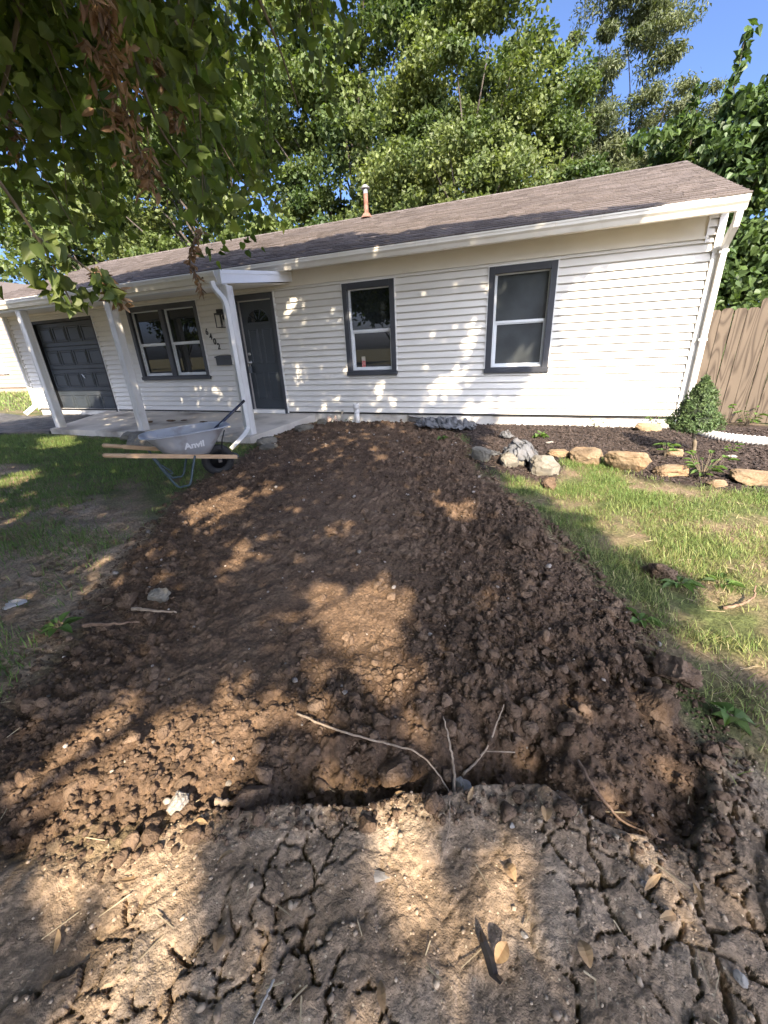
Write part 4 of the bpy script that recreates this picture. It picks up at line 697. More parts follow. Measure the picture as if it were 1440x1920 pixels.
for i, (x, y, r, lab) in enumerate(((-7.0, -0.95, 0.07, 'flattened dark soil lump on the porch slab beyond the middle post'), (-6.75, -0.85, 0.05, 'small dark soil lump on the porch slab, farther from the middle post'), (-6.15, -0.95, 0.055, 'single dark clod on the porch slab below the mailbox'), (-7.45, -1.15, 0.09, 'thin smear of dark soil on the porch slab left of the middle post'))):
    stone('soil_clod', lab, 'soil clod', x, y, (r*1.6, r, r*0.35), 340+i, m_clod, 0.2*i, 0.3, 3, 7, 0.7, z=0.145+0.045*y/1.9)
# white stones that catch the eye in the dug soil
WH = [('speckled white stone alone in the middle of the dug soil', -0.65, -5.93, 0.022), ('white stone high on the dug soil near the lit patch', -0.42, -5.45, 0.016), ('long pale stone lying on the cracked soil in the centre foreground', -0.30, -6.44, 0.034),
      ('white quartz chip at the lower right corner of the cracked soil', 0.52, -6.345, 0.022), ('white chip below the dark plastic strip on cracked soil', 0.08, -6.425, 0.013), ('white stone at the right rim by the lawn', 0.60, -5.18, 0.024),
      ('small white stone in the hole by the left cut edge', -0.885, -6.36, 0.017), ('white chip on crust below the right cut edge', 0.03, -6.20, 0.014), ('flat pale disc on the crust at the right', 0.36, -6.22, 0.016)]
for i, (lab, x, y, r) in enumerate(WH):
    r *= 0.75; d = (r*0.6, r*1.7, r*0.45) if 'long' in lab else (r*1.1, r*0.9, r*0.6)
    stone('white_stone', lab, 'stone', x, y, d, 60+i, m_pale, i*0.9, 0.2, 3, 9, 0.3, 'pale stones on the soil')
# loose clods: the largest as single things, the crumbs as one mass
cl_mesh = []
for s in range(10):
    v, f = stone_shape(100+s, 2 if s > 3 else 3, (1, random.uniform(0.75, 1), random.uniform(0.6, 0.85)), 8, 0.55); cl_mesh.append(fast('soil_clod', v, f, m_clod, smooth=(s % 3 != 0)))
N = 105000; px = RNG.uniform(-4.3, 1.0, N); py = RNG.uniform(-6.75, -0.25, N)
sd = sdist(px, py, DIG); ok = sd > -0.10
px, py, sd = px[ok], py[ok], sd[ok]
edge = np.exp(-((sd-0.15)/0.30)**2); rgt = sstep(-1.2, -0.1, px-(-0.6+(-py-3)*0.1)); sp = sstep(1.0, 0.3, np.hypot((px+1.3+0.25*(py+5))/1.15, (py+4.6)/2.0))
dens = np.clip(0.25 + 0.55*edge + 0.6*rgt - 0.38*sp, 0.12, 1)*sstep(0.2, 0.6, fbm(px, py, 2.0, 3, 88)+0.12)
ok = RNG.random(len(px)) < dens; px, py, sd, dens = px[ok], py[ok], sd[ok], dens[ok]
hz = Hz(px, py)
n_single = 270; dist = np.sqrt(px**2+(py+7)**2+1.3**2)
rad = 0.0060*(RNG.pareto(2.7, len(px))+1); rad = np.clip(rad, 0.0058, 0.034)
order = np.argsort(-rad/dist); top = order[:n_single]; rest = order[n_single:15500]
for i in top:
    where = ('near the house wall', 'at the house end') if py[i] > -2.6 else (('on the left half, nearer the shaded lawn', 'on the left half') if px[i] < -1.25 else (('near the cracked crust at the cut edge', 'by the cut edge') if py[i] < -5.7 else ('on the right slope, towards the sunny lawn', 'on the right slope')))
    o = link('soil_clod', cl_mesh[RNG.integers(10)]); r = rad[i]; o.scale = (r*1.15, r, r); o.location = (px[i], py[i], hz[i]+r*0.38)
    o.rotation_euler = (RNG.uniform(-0.6, 0.6), RNG.uniform(-0.6, 0.6), RNG.uniform(0, 6.28))
    tag(o, 'loose brown clod lying on the dug soil ' + where[0], 'soil clod', 'loose clods of the dug soil ' + where[1])
v1 = [stone_shape(200+s, 1, (1, 0.85, 0.75), 5, 0.6)[0] for s in range(8)]; f1 = ICO[1][1]
def scatter_mass(name, P, R, material, shapes, faces, cat=None):
    out = np.empty((len(P), len(shapes[0]), 3)); ang = RNG.uniform(0, 6.28, len(P))
    for k in range(len(P)):
        s = shapes[RNG.integers(len(shapes))]*R[k]; c, q = math.cos(ang[k]), math.sin(ang[k])
        out[k, :, 0] = s[:, 0]*c-s[:, 1]*q+P[k, 0]; out[k, :, 1] = s[:, 0]*q+s[:, 1]*c+P[k, 1]; out[k, :, 2] = s[:, 2]+P[k, 2]
    F_ = (faces[None] + (np.arange(len(P))*len(shapes[0]))[:, None, None]).reshape(-1, faces.shape[1])
    rn = np.repeat(RNG.random(len(P)), len(shapes[0]))
    return link(name, fast(name, out.reshape(-1, 3), F_, material, smooth=True, attrs={'rnd': rn}))
o = scatter_mass('soil_crumbs', np.stack([px[rest], py[rest], hz[rest]+rad[rest]*0.25], 1), rad[rest], m_clodst, v1, f1)
kind(tag(o, 'small dark crumbs of earth scattered all over the dug soil', 'soil'), 'stuff')
N = 2600; qx = RNG.uniform(-1.9, 1.2, N); qy = RNG.uniform(-7.0, -5.6, N); k = sdist(qx, qy, DIG) < 0.0; qx, qy = qx[k], qy[k]; R = np.clip(0.0030*(RNG.pareto(2.5, len(qx))+1), 0.003, 0.012)
o = scatter_mass('crust_grit', np.stack([qx, qy, Hz(qx, qy)+R*0.2], 1), R, mat('crust_grit', (0.30, 0.22, 0.15), (0.44, 0.35, 0.25), scale=30, rough=0.9, attr=0.35), v1, f1); kind(tag(o, 'fine tan grit and crumbs on the cracked soil', 'grit'), 'stuff')
N = 520; qx = RNG.uniform(-4.0, 0.9, N); qy = RNG.uniform(-6.5, -0.6, N); k = sdist(qx, qy, DIG) > -0.05; qx, qy = qx[k], qy[k]; R = np.clip(0.0055*(RNG.pareto(2.2, len(qx))+1), 0.005, 0.024)
o = scatter_mass('pale_gravel', np.stack([qx, qy, Hz(qx, qy)+R*0.5], 1), R, mat('pale_gravel', (0.22, 0.18, 0.145), (0.38, 0.335, 0.285), scale=30, rough=0.9, attr=0.4), v1, f1); kind(tag(o, 'pale gravel bits mixed in the dug soil', 'gravel'), 'stuff')

# ------------------------------------------------------------------ roots, sticks, fallen leaves, plastic
m_root = mat('dry_root', (0.30, 0.22, 0.15), (0.42, 0.33, 0.24), scale=30, rough=0.9, bump=0.5, bscale=90)
m_stick = mat('brown_stick', (0.16, 0.10, 0.065), (0.26, 0.17, 0.11), scale=25, rough=0.9, bump=0.5, bscale=90)
def root(name, lab, cat, pts, r, material=m_root, lift=0.008, fork=None):
    P = bezier([(x, y, Hz(x, y)+lift+(pt[2] if len(pt) > 2 else 0)) for pt in pts for x, y in [pt[:2]]], 8); b = MB(); n = len(P)
    for i in range(1, n-1): P[i] += Vector((random.uniform(-1, 1), random.uniform(-1, 1), random.uniform(-0.3, 0.6)))*r*0.45
    b.tube(P, [r*(1.0-0.62*i/(n-1)) for i in range(n)], 7)
    for fk in (fork or []): b.tube(bezier([(x, y, Hz(x, y)+lift+zz) for x, y, zz in fk], 6), r*0.5, 6)
    return tag(b.build(name, material, None, True), lab, cat)
root('root', 'long thin bare root lying across the cut edge, centre', 'root', [(-0.78, -6.085, 0.01), (-0.60, -6.10, 0.02), (-0.42, -6.09, 0.04), (-0.28, -6.10, 0.07), (-0.18, -6.14, 0.06), (-0.13, -6.24, 0.01)], 0.0045)
root('root', 'short bent root standing up at the cut, right of the long one', 'root', [(-0.15, -6.15, 0.0), (-0.17, -6.07, 0.03), (-0.20, -6.01, 0.05), (-0.235, -5.95, 0.06)], 0.0055)
root('root', 'forked thin root running up the soil to the right', 'root', [(-0.14, -6.06, 0.01), (-0.08, -5.96, 0.02), (-0.05, -5.86, 0.025), (-0.035, -5.80, 0.03)], 0.0048, fork=[[(-0.08, -5.96, 0.02), (-0.02, -5.95, 0.03), (0.02, -5.93, 0.02)]])
root('root', 'wiry root hanging over the crust below the cut', 'root', [(-0.155, -6.20, 0.015), (-0.14, -6.28, 0.012), (-0.145, -6.36, 0.006)], 0.0026)
root('root', 'thick curved root along the right hole of the cut edge', 'root', [(0.22, -5.92, 0.02), (0.26, -6.0, 0.02), (0.34, -6.055, 0.02), (0.44, -6.08, 0.02)], 0.006, m_stick)
root('stick', 'short brown stick on the lit lawn at the right', 'stick', [(0.95, -4.80, 0.01), (1.03, -4.76, 0.015), (1.10, -4.70, 0.03), (1.13, -4.62, 0.06)], 0.009, m_stick)
root('stick', 'pale splintered stick among clods at the left rim', 'stick', [(-2.02, -5.80, 0.03), (-1.88, -5.80, 0.05), (-1.72, -5.77, 0.05)], 0.011)
root('stick', 'dark stick half buried in the left rim', 'stick', [(-2.16, -5.98, 0.02), (-2.02, -5.93, 0.03), (-1.90, -5.86, 0.03)], 0.012, m_stick)
root('stick', 'thin white twig standing at the bottom edge of the crust', 'stick', [(-0.45, -6.70, 0.0), (-0.44, -6.74, 0.02), (-0.43, -6.80, 0.04)], 0.0035, mat('white_twig', (0.55, 0.50, 0.42), rough=0.8))
root('stick', 'short pale twig on the crust near the lower left hole', 'stick', [(-0.86, -6.44, 0.02), (-0.80, -6.42, 0.03), (-0.76, -6.38, 0.03)], 0.012)
# dry leaves and seed wings on the soil
m_dleaf = mat('dry_leaf', (0.28, 0.17, 0.08), (0.40, 0.27, 0.14), scale=40, rough=0.8, island=0.25)
def leafmesh(w, l, curl, seed):
    r = random.Random(seed); b = MB(); n = 6
    for s in (-1, 1):
        for i in range(n):
            t0, t1 = i/n, (i+1)/n; w0, w1 = [w*math.sin(math.pi*min(1, t*0.95+0.03))**0.8 for t in (t0, t1)]
            zc = lambda t: curl*math.sin(t*3)*l*0.3
            b.quad((0, t0*l, zc(t0)), (s*w0, t0*l, zc(t0)+abs(curl)*w0*0.6), (s*w1, t1*l, zc(t1)+abs(curl)*w1*0.6), (0, t1*l, zc(t1)))
    return b.mesh('dry_leaf', m_dleaf, True)
lm = [leafmesh(0.010, 0.052, 0.5, 1), leafmesh(0.016, 0.046, 0.8, 2), leafmesh(0.008, 0.060, -0.4, 3)]
spots = [(-0.87, -6.52), (-0.60, -6.72), (-1.02, -6.82), (-0.30, -6.20), (0.02, -6.30), (0.36, -6.24), (0.42, -6.27), (0.02, -6.50), (-0.10, -6.19), (-0.22, -6.62), (0.22, -6.44), (0.48, -6.18), (-0.72, -6.58), (0.12, -6.17), (-0.95, -6.70)]
for i, (x, y) in enumerate(spots):
    o = link('dry_leaf', lm[i % 3]); o.location = (x, y, Hz(x, y)+0.008); o.rotation_euler = (random.uniform(-0.5, 0.5), random.uniform(-0.5, 0.5), random.uniform(0, 6.28))
    tag(o, 'narrow dry tan leaf fallen on the cracked soil', 'leaf', 'dry leaves on the cracked soil')
b = MB(); pts = [(-0.02, -6.465), (-0.012, -6.487), (0.006, -6.503), (0.018, -6.523), (0.036, -6.535)]; wv = [0.002, 0.008, 0.011, 0.009, 0.003]
for i in range(4):
    (xa, ya), (xb, yb) = pts[i], pts[i+1]; za, zb = [Hz(*p)+0.012+0.012*math.sin(k*1.7) for k, p in ((i, pts[i]), (i+1, pts[i+1]))]
    b.quad((xa-wv[i], ya, za), (xa, ya, za+0.015), (xb, yb, zb+0.015), (xb-wv[i+1], yb, zb)); b.quad((xa, ya, za+0.015), (xa+wv[i], ya+0.01, za), (xb+wv[i+1], yb+0.01, zb), (xb, yb, zb+0.015))
tag(b.build('plastic_strip', mat('black_plastic', (0.012, 0.013, 0.015), rough=0.45), None, True), 'torn black plastic strip on the cracked soil, lower centre right', 'plastic strip')
v, f = stone_shape(77, 3, (0.075, 0.045, 0.012), 3, 0.9); o = link('rag', fast('rag', v, f, mat('white_rag', (0.55, 0.53, 0.52), (0.40, 0.38, 0.37), scale=20, rough=0.9), True)); o.location = (-2.80, -5.96, Hz(-2.80, -5.96)+0.012); tag(o, 'crumpled whitish scrap of litter on the shaded grass at the left edge', 'litter')

# ------------------------------------------------------------------ wheelbarrow
TH = math.radians(55); AX = Vector((math.cos(TH), math.sin(TH), 0)); BX = Vector((-math.sin(TH), math.cos(TH), 0)); W0 = Vector((-3.49, -3.47, 0.0))
wz = Hz(W0.x, W0.y)
def wb(s, t, z): return W0 + AX*s + BX*t + Vector((0, 0, z+wz*0.5))
m_tray = mat('grey_tray_paint', (0.35, 0.355, 0.37), (0.42, 0.425, 0.44), scale=3, rough=0.38, dirt=((0.17, 0.125, 0.09), 6, 0.55, 0.75))
m_ash = mat('ash_wood', (0.52, 0.33, 0.18), (0.62, 0.42, 0.25), scale=8, rough=0.55, stretch=(1, 1, 6))
m_leg = mat('green_grey_steel', (0.055, 0.085, 0.095), rough=0.45)
m_tyre = mat('black_rubber', (0.014, 0.014, 0.014), (0.03, 0.028, 0.026), scale=20, rough=0.75)
bar = thing('wheelbarrow', 'grey wheelbarrow with wooden handles and black wheel standing beside the dug soil', 'wheelbarrow', W0)
def hexbar(b, p, q, w, h):
    d = (q-p).normalized(); u = Vector((0, 0, 1)); sdv = d.cross(u).normalized(); u = sdv.cross(d)
    c = [p+sdv*a*w+u*e*h for a, e in ((-1,-1),(1,-1),(1,1),(-1,1))] + [q+sdv*a*w+u*e*h for a, e in ((-1,-1),(1,-1),(1,1),(-1,1))]
    n = len(b.v); b.v += [tuple(k) for k in c]
    for f in ((0,1,2,3),(7,6,5,4),(0,4,5,1),(1,5,6,2),(2,6,7,3),(3,7,4,0)): b.f.append(tuple(n+i for i in f))
for s in (-1, 1):
    b = MB(); hexbar(b, wb(-0.88, s*0.265, 0.435), wb(0.19, s*0.105, 0.20), 0.019, 0.021)
    b.tube([wb(-0.87, s*0.264, 0.433), wb(-0.92, s*0.272, 0.444), wb(-1.00, s*0.283, 0.462), wb(-1.05, s*0.29, 0.473), wb(-1.062, s*0.292, 0.476)], [0.019, 0.0225, 0.021, 0.021, 0.012], 10); b.build('handle', m_ash, bar)
# tray: superellipse rings from floor to rolled rim
def ring(s0, s1, t, z0, z1, n=36, p=3.2):
    out = []
    for i in range(n):
        a = 2*math.pi*i/n; c, q = math.cos(a), math.sin(a); c = math.copysign(abs(c)**(2/p), c); q = math.copysign(abs(q)**(2/p), q); u = (c+1)/2
        out.append(tuple(wb(s0+(s1-s0)*u, q*t*(1.0-0.06*u), z0+(z1-z0)*u)))
    return out
rings = [ring(-0.50, -0.12, 0.16, 0.345, 0.29), ring(-0.54, -0.07, 0.20, 0.35, 0.30), ring(-0.60, 0.02, 0.245, 0.44, 0.42), ring(-0.68, 0.13, 0.285, 0.545, 0.565), ring(-0.70, 0.16, 0.295, 0.560, 0.585), ring(-0.725, 0.185, 0.312, 0.556, 0.582), ring(-0.728, 0.188, 0.314, 0.546, 0.572)]
inn = [ring(-0.672, 0.122, 0.281, 0.55, 0.57), ring(-0.592, 0.012, 0.240, 0.445, 0.425), ring(-0.532, -0.078, 0.195, 0.356, 0.306), ring(-0.49, -0.13, 0.155, 0.351, 0.296)]
b = MB(); n = 36
def stitch(b, rs, flip=False):
    base = len(b.v)
    for r in rs: b.v += r
    for i in range(len(rs)-1):
        for k in range(n):
            j = (k+1) % n; q = (base+i*n+k, base+i*n+j, base+(i+1)*n+j, base+(i+1)*n+k); b.f.append(q[::-1] if flip else q)
    return base
s0 = stitch(b, rings); b.f.append(tuple(s0+k for k in range(n-1, -1, -1)))
s1 = stitch(b, [rings[4]]+inn); b.f.append(tuple(s1+4*n+k for k in range(n)))
tray = b.build('tray', m_tray, bar, True)
# lettering on the near side of the tray
tm = text_mesh('lettering', 'Anvil', 0.098, mat('white_print', (0.78, 0.78, 0.78), rough=0.5), 0.0008, 0.0035)
pa, pb = wb(-0.45, 0, 0), wb(-0.05, 0, 0); zl = 0.405
def side(s, z): # point on the near flank
    k = (z-0.32)/(0.55-0.32); t = 0.205+(0.285-0.205)*k
    return wb(s, -t*(1.0-0.035)-0.006, z)
p0 = side(-0.245, 0.402); ex = (side(-0.10, 0.410)-side(-0.39, 0.395)).normalized(); ez = (side(-0.245, 0.46)-side(-0.245, 0.40)).normalized(); ny = ex.cross(ez)
lo = link('lettering', tm, tray); lo.matrix_local = Matrix(((ex.x, ez.x, ny.x, p0.x), (ex.y, ez.y, ny.y, p0.y), (ex.z, ez.z, ny.z, p0.z), (0, 0, 0, 1)))
# wheel
def torus(c, ax, R, r, mat_, name, parent, nu=32, nv=10, tread=0.0):
    ax = ax.normalized(); u = ax.cross(Vector((0, 0, 1))).normalized(); w = u.cross(ax); b = MB()
    for i in range(nu):
        a = 2*math.pi*i/nu; d = u*math.cos(a)+w*math.sin(a)
        for k in range(nv):
            e = 2*math.pi*k/nv; rr = r*(1+tread*(1 if (i % 2 == 0 and math.cos(e) > 0.4) else 0)); b.v.append(tuple(c+d*(R+rr*math.cos(e))+ax*rr*1.05*math.sin(e)))
    for i in range(nu):
        for k in range(nv):
            j, l = (i+1) % nu, (k+1) % nv; b.f.append((i*nv+k, j*nv+k, j*nv+l, i*nv+l))
    return b.build(name, mat_, parent, True)
wc_ = wb(0, 0, 0.178)
wheel = MB().tube([wc_-BX*0.045, wc_+BX*0.045], 0.022, 12).build('wheel', m_black, bar, True)
torus(wc_, BX, 0.132, 0.046, m_tyre, 'tyre', wheel, 48, 12, 0.10)
rm = MB(); rm.tube([wc_-BX*0.03, wc_-BX*0.026, wc_-BX*0.006, wc_-BX*0.004], [0.092, 0.088, 0.07, 0.03], 24); rm.tube([wc_+BX*0.03, wc_+BX*0.026, wc_+BX*0.006, wc_+BX*0.004], [0.092, 0.088, 0.07, 0.03], 24); rm.build('rim', m_black, wheel, True)
ab = MB(); ab.tube([wb(0, -0.13, 0.185), wb(0, 0.13, 0.185)], 0.009, 8)
for s in (-1, 1): ab.hexa([wb(-0.02, s*0.118-0.004, 0.17), wb(0.02, s*0.118-0.004, 0.17), wb(0.02, s*0.118+0.004, 0.17), wb(-0.02, s*0.118+0.004, 0.17), wb(-0.02, s*0.125-0.004, 0.215), wb(0.02, s*0.125-0.004, 0.215), wb(0.02, s*0.125+0.004, 0.215), wb(-0.02, s*0.125+0.004, 0.215)])
ab.build('axle', m_steel, bar)
nb = MB(); nb.tube(bezier([wb(0.195, -0.118, 0.20), wb(0.215, -0.06, 0.20), wb(0.22, 0.0, 0.20), wb(0.215, 0.06, 0.20), wb(0.195, 0.118, 0.20)], 4), 0.012, 8); nb.build('nose_guard', m_leg, bar)
for s in (-1, 1): MB().tube([wb(0.03, s*0.10, 0.23), wb(0.06, s*0.13, 0.42), wb(0.10, s*0.16, 0.53)], 0.006, 6).build('tray_brace', m_black, bar)
for s in (-1, 1):
    b = MB(); z0 = -0.01
    b.tube(bezier([wb(-0.66, s*0.232, 0.37), wb(-0.575, s*0.225, 0.17), wb(-0.50, s*0.22, 0.02), wb(-0.44, s*0.22, 0.008), wb(-0.375, s*0.22, 0.02), wb(-0.32, s*0.215, 0.16), wb(-0.26, s*0.195, 0.31)], 5), 0.012, 8); b.build('leg', m_leg, bar, True)
MB().tube(bezier([wb(-0.59, -0.225, 0.20), wb(-0.52, -0.12, 0.14), wb(-0.5, 0.0, 0.13), wb(-0.52, 0.12, 0.14), wb(-0.59, 0.225, 0.20)], 5), 0.008, 6).build('leg_brace', m_leg, bar, True)
for t in (-0.10, 0.10): hb = MB(); hexbar(hb, wb(-0.50, t, 0.338), wb(-0.10, t*0.8, 0.275), 0.02, 0.012); hb.build('tray_riser', m_leg, bar)
sh_ = thing('shovel', 'dark handled shovel lying in the wheelbarrow tray', 'shovel', wb(-0.1, 0, 0.35))
MB().tube([wb(-0.10, 0.02, 0.42), wb(0.02, 0.06, 0.50), wb(0.24, 0.15, 0.632), wb(0.48, 0.25, 0.775)], [0.016, 0.017, 0.0175, 0.0165], 10).build('shaft', mat('navy_fibreglass', (0.012, 0.014, 0.028), (0.02, 0.024, 0.05), scale=8, rough=0.25, spec=0.7), sh_, True)
bl = MB()
for i in range(5):
    u = i/5; u2 = (i+1)/5
    def bp(u, k): w = 0.10*(1-0.25*u)*(1 if u < 0.6 else (1-(u-0.6)*1.6)); return tuple(wb(-0.12-u*0.26, 0.02+k*w-u*0.09, 0.405-u*0.05+0.03*k*k))
    for k in range(-2, 2): bl.quad(bp(u, k/2), bp(u, (k+1)/2), bp(u2, (k+1)/2), bp(u2, k/2))
bl.build('blade', mat('shovel_steel', (0.18, 0.18, 0.18), rough=0.45, metal=0.8), sh_, True)

# ------------------------------------------------------------------ standpipe, tap, window well, fabric, drain hose
sx, sy = -3.12, -0.40; z0 = Hz(sx, sy)
sp_ = thing('standpipe', 'white plastic standpipe rising from the dug soil near the wall', 'pipe', (sx, sy, z0))
MB().tube([(sx+0.012, sy, z0-0.1), (sx, sy, z0+0.27)], 0.046, 18).build('pipe', m_plastic, sp_, True)
MB().tube([(sx+0.001, sy, z0+0.245), (sx, sy, z0+0.255), (sx-0.003, sy, z0+0.335), (sx-0.003, sy, z0+0.343)], [0.047, 0.054, 0.054, 0.047], 18).build('coupling', m_plastic, sp_, True)
tp = thing('garden_tap', 'small brass garden tap on the foundation left of the white standpipe', 'tap', (-3.58, -0.01, 0.19))
MB().tube([(-3.58, -0.002, 0.205), (-3.58, -0.07, 0.205), (-3.58, -0.085, 0.19), (-3.58, -0.09, 0.165)], [0.014, 0.015, 0.015, 0.017], 10).build('spout', mat('old_brass', (0.42, 0.36, 0.25), rough=0.5, metal=0.7), tp)
MB().tube([(-3.58, -0.055, 0.215), (-3.58, -0.055, 0.24)], 0.006, 6).tube([(-3.58, -0.055, 0.238), (-3.58, -0.055, 0.246)], 0.026, 10).build('tap_wheel', mat('tap_wheel_grey', (0.35, 0.34, 0.33), rough=0.5, metal=0.5), tp)
for i, x in enumerate((-3.86, -3.72)):
    stone('concrete_block', 'reddish block end against the foundation, ' + ('nearer the porch' if i == 0 else 'nearer the tap'), 'block', x, -0.09, (0.065, 0.05, 0.085), 300+i, mat('old_block', (0.34, 0.22, 0.16), (0.45, 0.36, 0.30), scale=12, rough=0.9, bump=0.5), 0.05, 0.25, 3, 12, 0.12, z=0.02)
ww = thing('window_well', 'half-round corrugated steel window well against the foundation', 'window well', (-1.85, -0.15, 0))
prof = []; R1 = 0.42; b = MB(); n = 24; zs = [-0.06+0.0135*k for k in range(17)]
for k, zz in enumerate(zs):
    r = R1 + 0.012*math.sin(k*math.pi/2.5)
    for i in range(n+1): a = math.pi+math.pi*i/n; b.v.append((-1.85+r*math.cos(a), -0.002+r*0.62*math.sin(a), zz))
for k in range(len(zs)-1):
    for i in range(n): p = k*(n+1)+i; b.f.append((p, p+1, p+n+2, p+n+1))
b.build('well_wall', mat('galvanised_well', (0.20, 0.20, 0.19), (0.32, 0.315, 0.30), scale=10, rough=0.55, metal=0.4, dirt=((0.12, 0.085, 0.06), 6, 0.5, 0.7)), ww, True)
MB().tube([(-1.85+(R1+0.004)*math.cos(math.pi+math.pi*i/n), -0.002+(R1+0.004)*0.62*math.sin(math.pi+math.pi*i/n), 0.162) for i in range(n+1)], 0.010, 6).build('well_rim', m_galv, ww, True)
def fabric(lab, cx_, cy_, lx_, ly_, rot, amp, seed, base=0.03, follow=None):
    nx, ny = 46, 34; u, w_ = np.meshgrid(np.linspace(-1, 1, nx), np.linspace(-1, 1, ny)); r = np.random.default_rng(seed)
    edge = 1-0.22*fbm(u*2+seed, w_*2, 2.0, 3, seed); X = u*lx_*edge; Y = w_*ly_*edge
    q = fbm(u+seed, w_, 2.4, 2, seed); fold = (0.5+0.5*np.sin(X*24+q*14+seed))*0.5 + (0.5+0.5*np.sin(Y*22+X*11-q*16))*0.5
    Z = amp*(fold*0.75+0.35*q) * (1-0.55*np.maximum(abs(u), abs(w_))**3)
    c, s = math.cos(rot), math.sin(rot); Xw = cx_+X*c-Y*s + 0.03*np.sin(fold*6); Yw = cy_+X*s+Y*c + 0.025*np.cos(fold*7)
    g = (follow(Xw, Yw) if follow else Hz(Xw.ravel(), Yw.ravel()).reshape(Xw.shape)) + base*0.4
    P = np.stack([Xw, Yw, g+Z], -1).reshape(-1, 3); ii = np.arange(nx*ny).reshape(ny, nx)
    keep = (fbm(u, w_, 2.2, 3, seed+9)+0.42*(1-np.maximum(abs(u), abs(w_))) > 0.36)
    Fq = np.stack([ii[:-1,:-1], ii[:-1,1:], ii[1:,1:], ii[1:,:-1]], -1).reshape(-1, 4); kk = keep.ravel()[Fq].all(1)
    o = link('landscape_fabric', fast('landscape_fabric', P, Fq[kk], mat('grey_fabric', (0.10, 0.102, 0.106), (0.16, 0.163, 0.168), scale=12, rough=0.75, bump=0.3, bscale=300, dirt=((0.14, 0.11, 0.085), 6, 0.55, 0.6)), True))
    sm_ = o.modifiers.new('thickness', 'SOLIDIFY'); sm_.thickness = 0.003
    return tag(o, lab, 'fabric', 'crumpled landscape fabric')
fabric('crumpled grey landscape fabric heaped in front of the window well', -1.48, -0.56, 0.52, 0.27, 0.2, 0.20, 3)
def drape(X, Y):
    g = Hz(X.ravel(), Y.ravel()).reshape(X.shape); return np.maximum(g, 0.02+0.17*np.exp(-((X+0.22)/0.17)**4-((Y+2.25)/0.24)**4))
fabric('grey landscape fabric draped over the edging rock, torn end hanging down', -0.21, -2.14, 0.21, 0.38, 0.12, 0.09, 7, follow=drape)
fabric('narrow grey strip of fabric lying behind the leftmost edging rock', -0.60, -1.98, 0.17, 0.07, -0.6, 0.04, 12)
fabric('small torn fabric scrap standing on the mulch near the foundation', -0.48, -1.02, 0.09, 0.08, 0.4, 0.11, 15)
dr = MB(); path = bezier([(1.90, -0.22, 0.12), (2.02, -0.60, 0.07), (2.25, -0.82, 0.065), (2.62, -0.93, 0.06), (3.1, -1.0, 0.06), (3.8, -1.15, 0.05)], 26)
dr.tube(path, [0.055+0.0075*math.sin(i*math.pi/1.5) for i in range(len(path))], 14)
dr2 = dr.build('drain_hose', m_plastic, None, True); tag(dr2, 'white corrugated drain hose snaking from the corner downspout across the mulch', 'hose')
for i, (x, y, r, lab) in enumerate(((0.52, -1.52, 0.06, 'white flat stone on mulch behind the biggest edging rock'), (0.10, -1.25, 0.06, 'flat pale stone on mulch in the middle of the bed'), (1.95, -1.62, 0.07, 'pale stone chip right of the shrub trunk'))):
    stone('white_stone', lab, 'stone', x, y, (r, r*0.55, r*0.3), 320+i, m_pale, 0.1, 0.2, 3, 9, 0.3)
# ------------------------------------------------------------------ mulch chips
def sticks_mass(name, P, L, Wd, T, material, tilt=0.35):
    n = len(P); a = RNG.uniform(0, 6.28, n); e = RNG.uniform(-tilt, tilt, n)
    d = np.stack([np.cos(a)*np.cos(e), np.sin(a)*np.cos(e), np.sin(e)], 1); s = np.stack([-np.sin(a), np.cos(a), np.zeros(n)], 1); u = np.cross(d, s)
    c = [(-1,-1,-1),(1,-1,-1),(1,1,-1),(-1,1,-1),(-1,-1,1),(1,-1,1),(1,1,1),(-1,1,1)]
    Vv = np.stack([P + d*(L*q[0])[:, None] + s*(Wd*q[1])[:, None] + u*(T*q[2])[:, None] for q in c], 1)
    f = np.array([(3,2,1,0),(4,5,6,7),(0,1,5,4),(1,2,6,5),(2,3,7,6),(3,0,4,7)]); Ff = (f[None] + (np.arange(n)*8)[:, None, None]).reshape(-1, 4)
    return link(name, fast(name, Vv.reshape(-1, 3), Ff, material, attrs={'rnd': np.repeat(RNG.random(n), 8)}))
N = 9500; x = RNG.uniform(-1.4, 3.2, N); y = RNG.uniform(-2.7, 0.1, N); k = sdist(x, y, MULCH) > 0.0; k &= sdist(x, y, DIG) < 0; x, y = x[k], y[k]; n = len(x)
o = sticks_mass('mulch_chips', np.stack([x, y, Hz(x, y)+0.006], 1), RNG.uniform(0.010, 0.034, n), RNG.uniform(0.003, 0.008, n), RNG.uniform(0.0015, 0.004, n), mat('mulch_chip', (0.030, 0.021, 0.018), (0.075, 0.055, 0.045), scale=20, rough=0.95, attr=0.65), 0.5)
kind(tag(o, 'dark shredded bark mulch in the bed along the wall', 'mulch'), 'stuff')
N = 900; x = RNG.uniform(-3, 2.6, N); y = RNG.uniform(-6.9, -2.5, N); n = N; k = (sdist(x, y, DIG) < 0.1); x, y = x[k], y[k]; n = len(x)
o = sticks_mass('straw_litter', np.stack([x, y, Hz(x, y)+0.006], 1), RNG.uniform(0.012, 0.045, n), RNG.uniform(0.0007, 0.0016, n), RNG.uniform(0.0007, 0.001, n), mat('straw_litter', (0.32, 0.25, 0.15), (0.45, 0.37, 0.24), scale=20, rough=0.9, attr=0.3), 0.25)
kind(tag(o, 'dry straw bits strewn over lawn and crust', 'straw'), 'stuff')

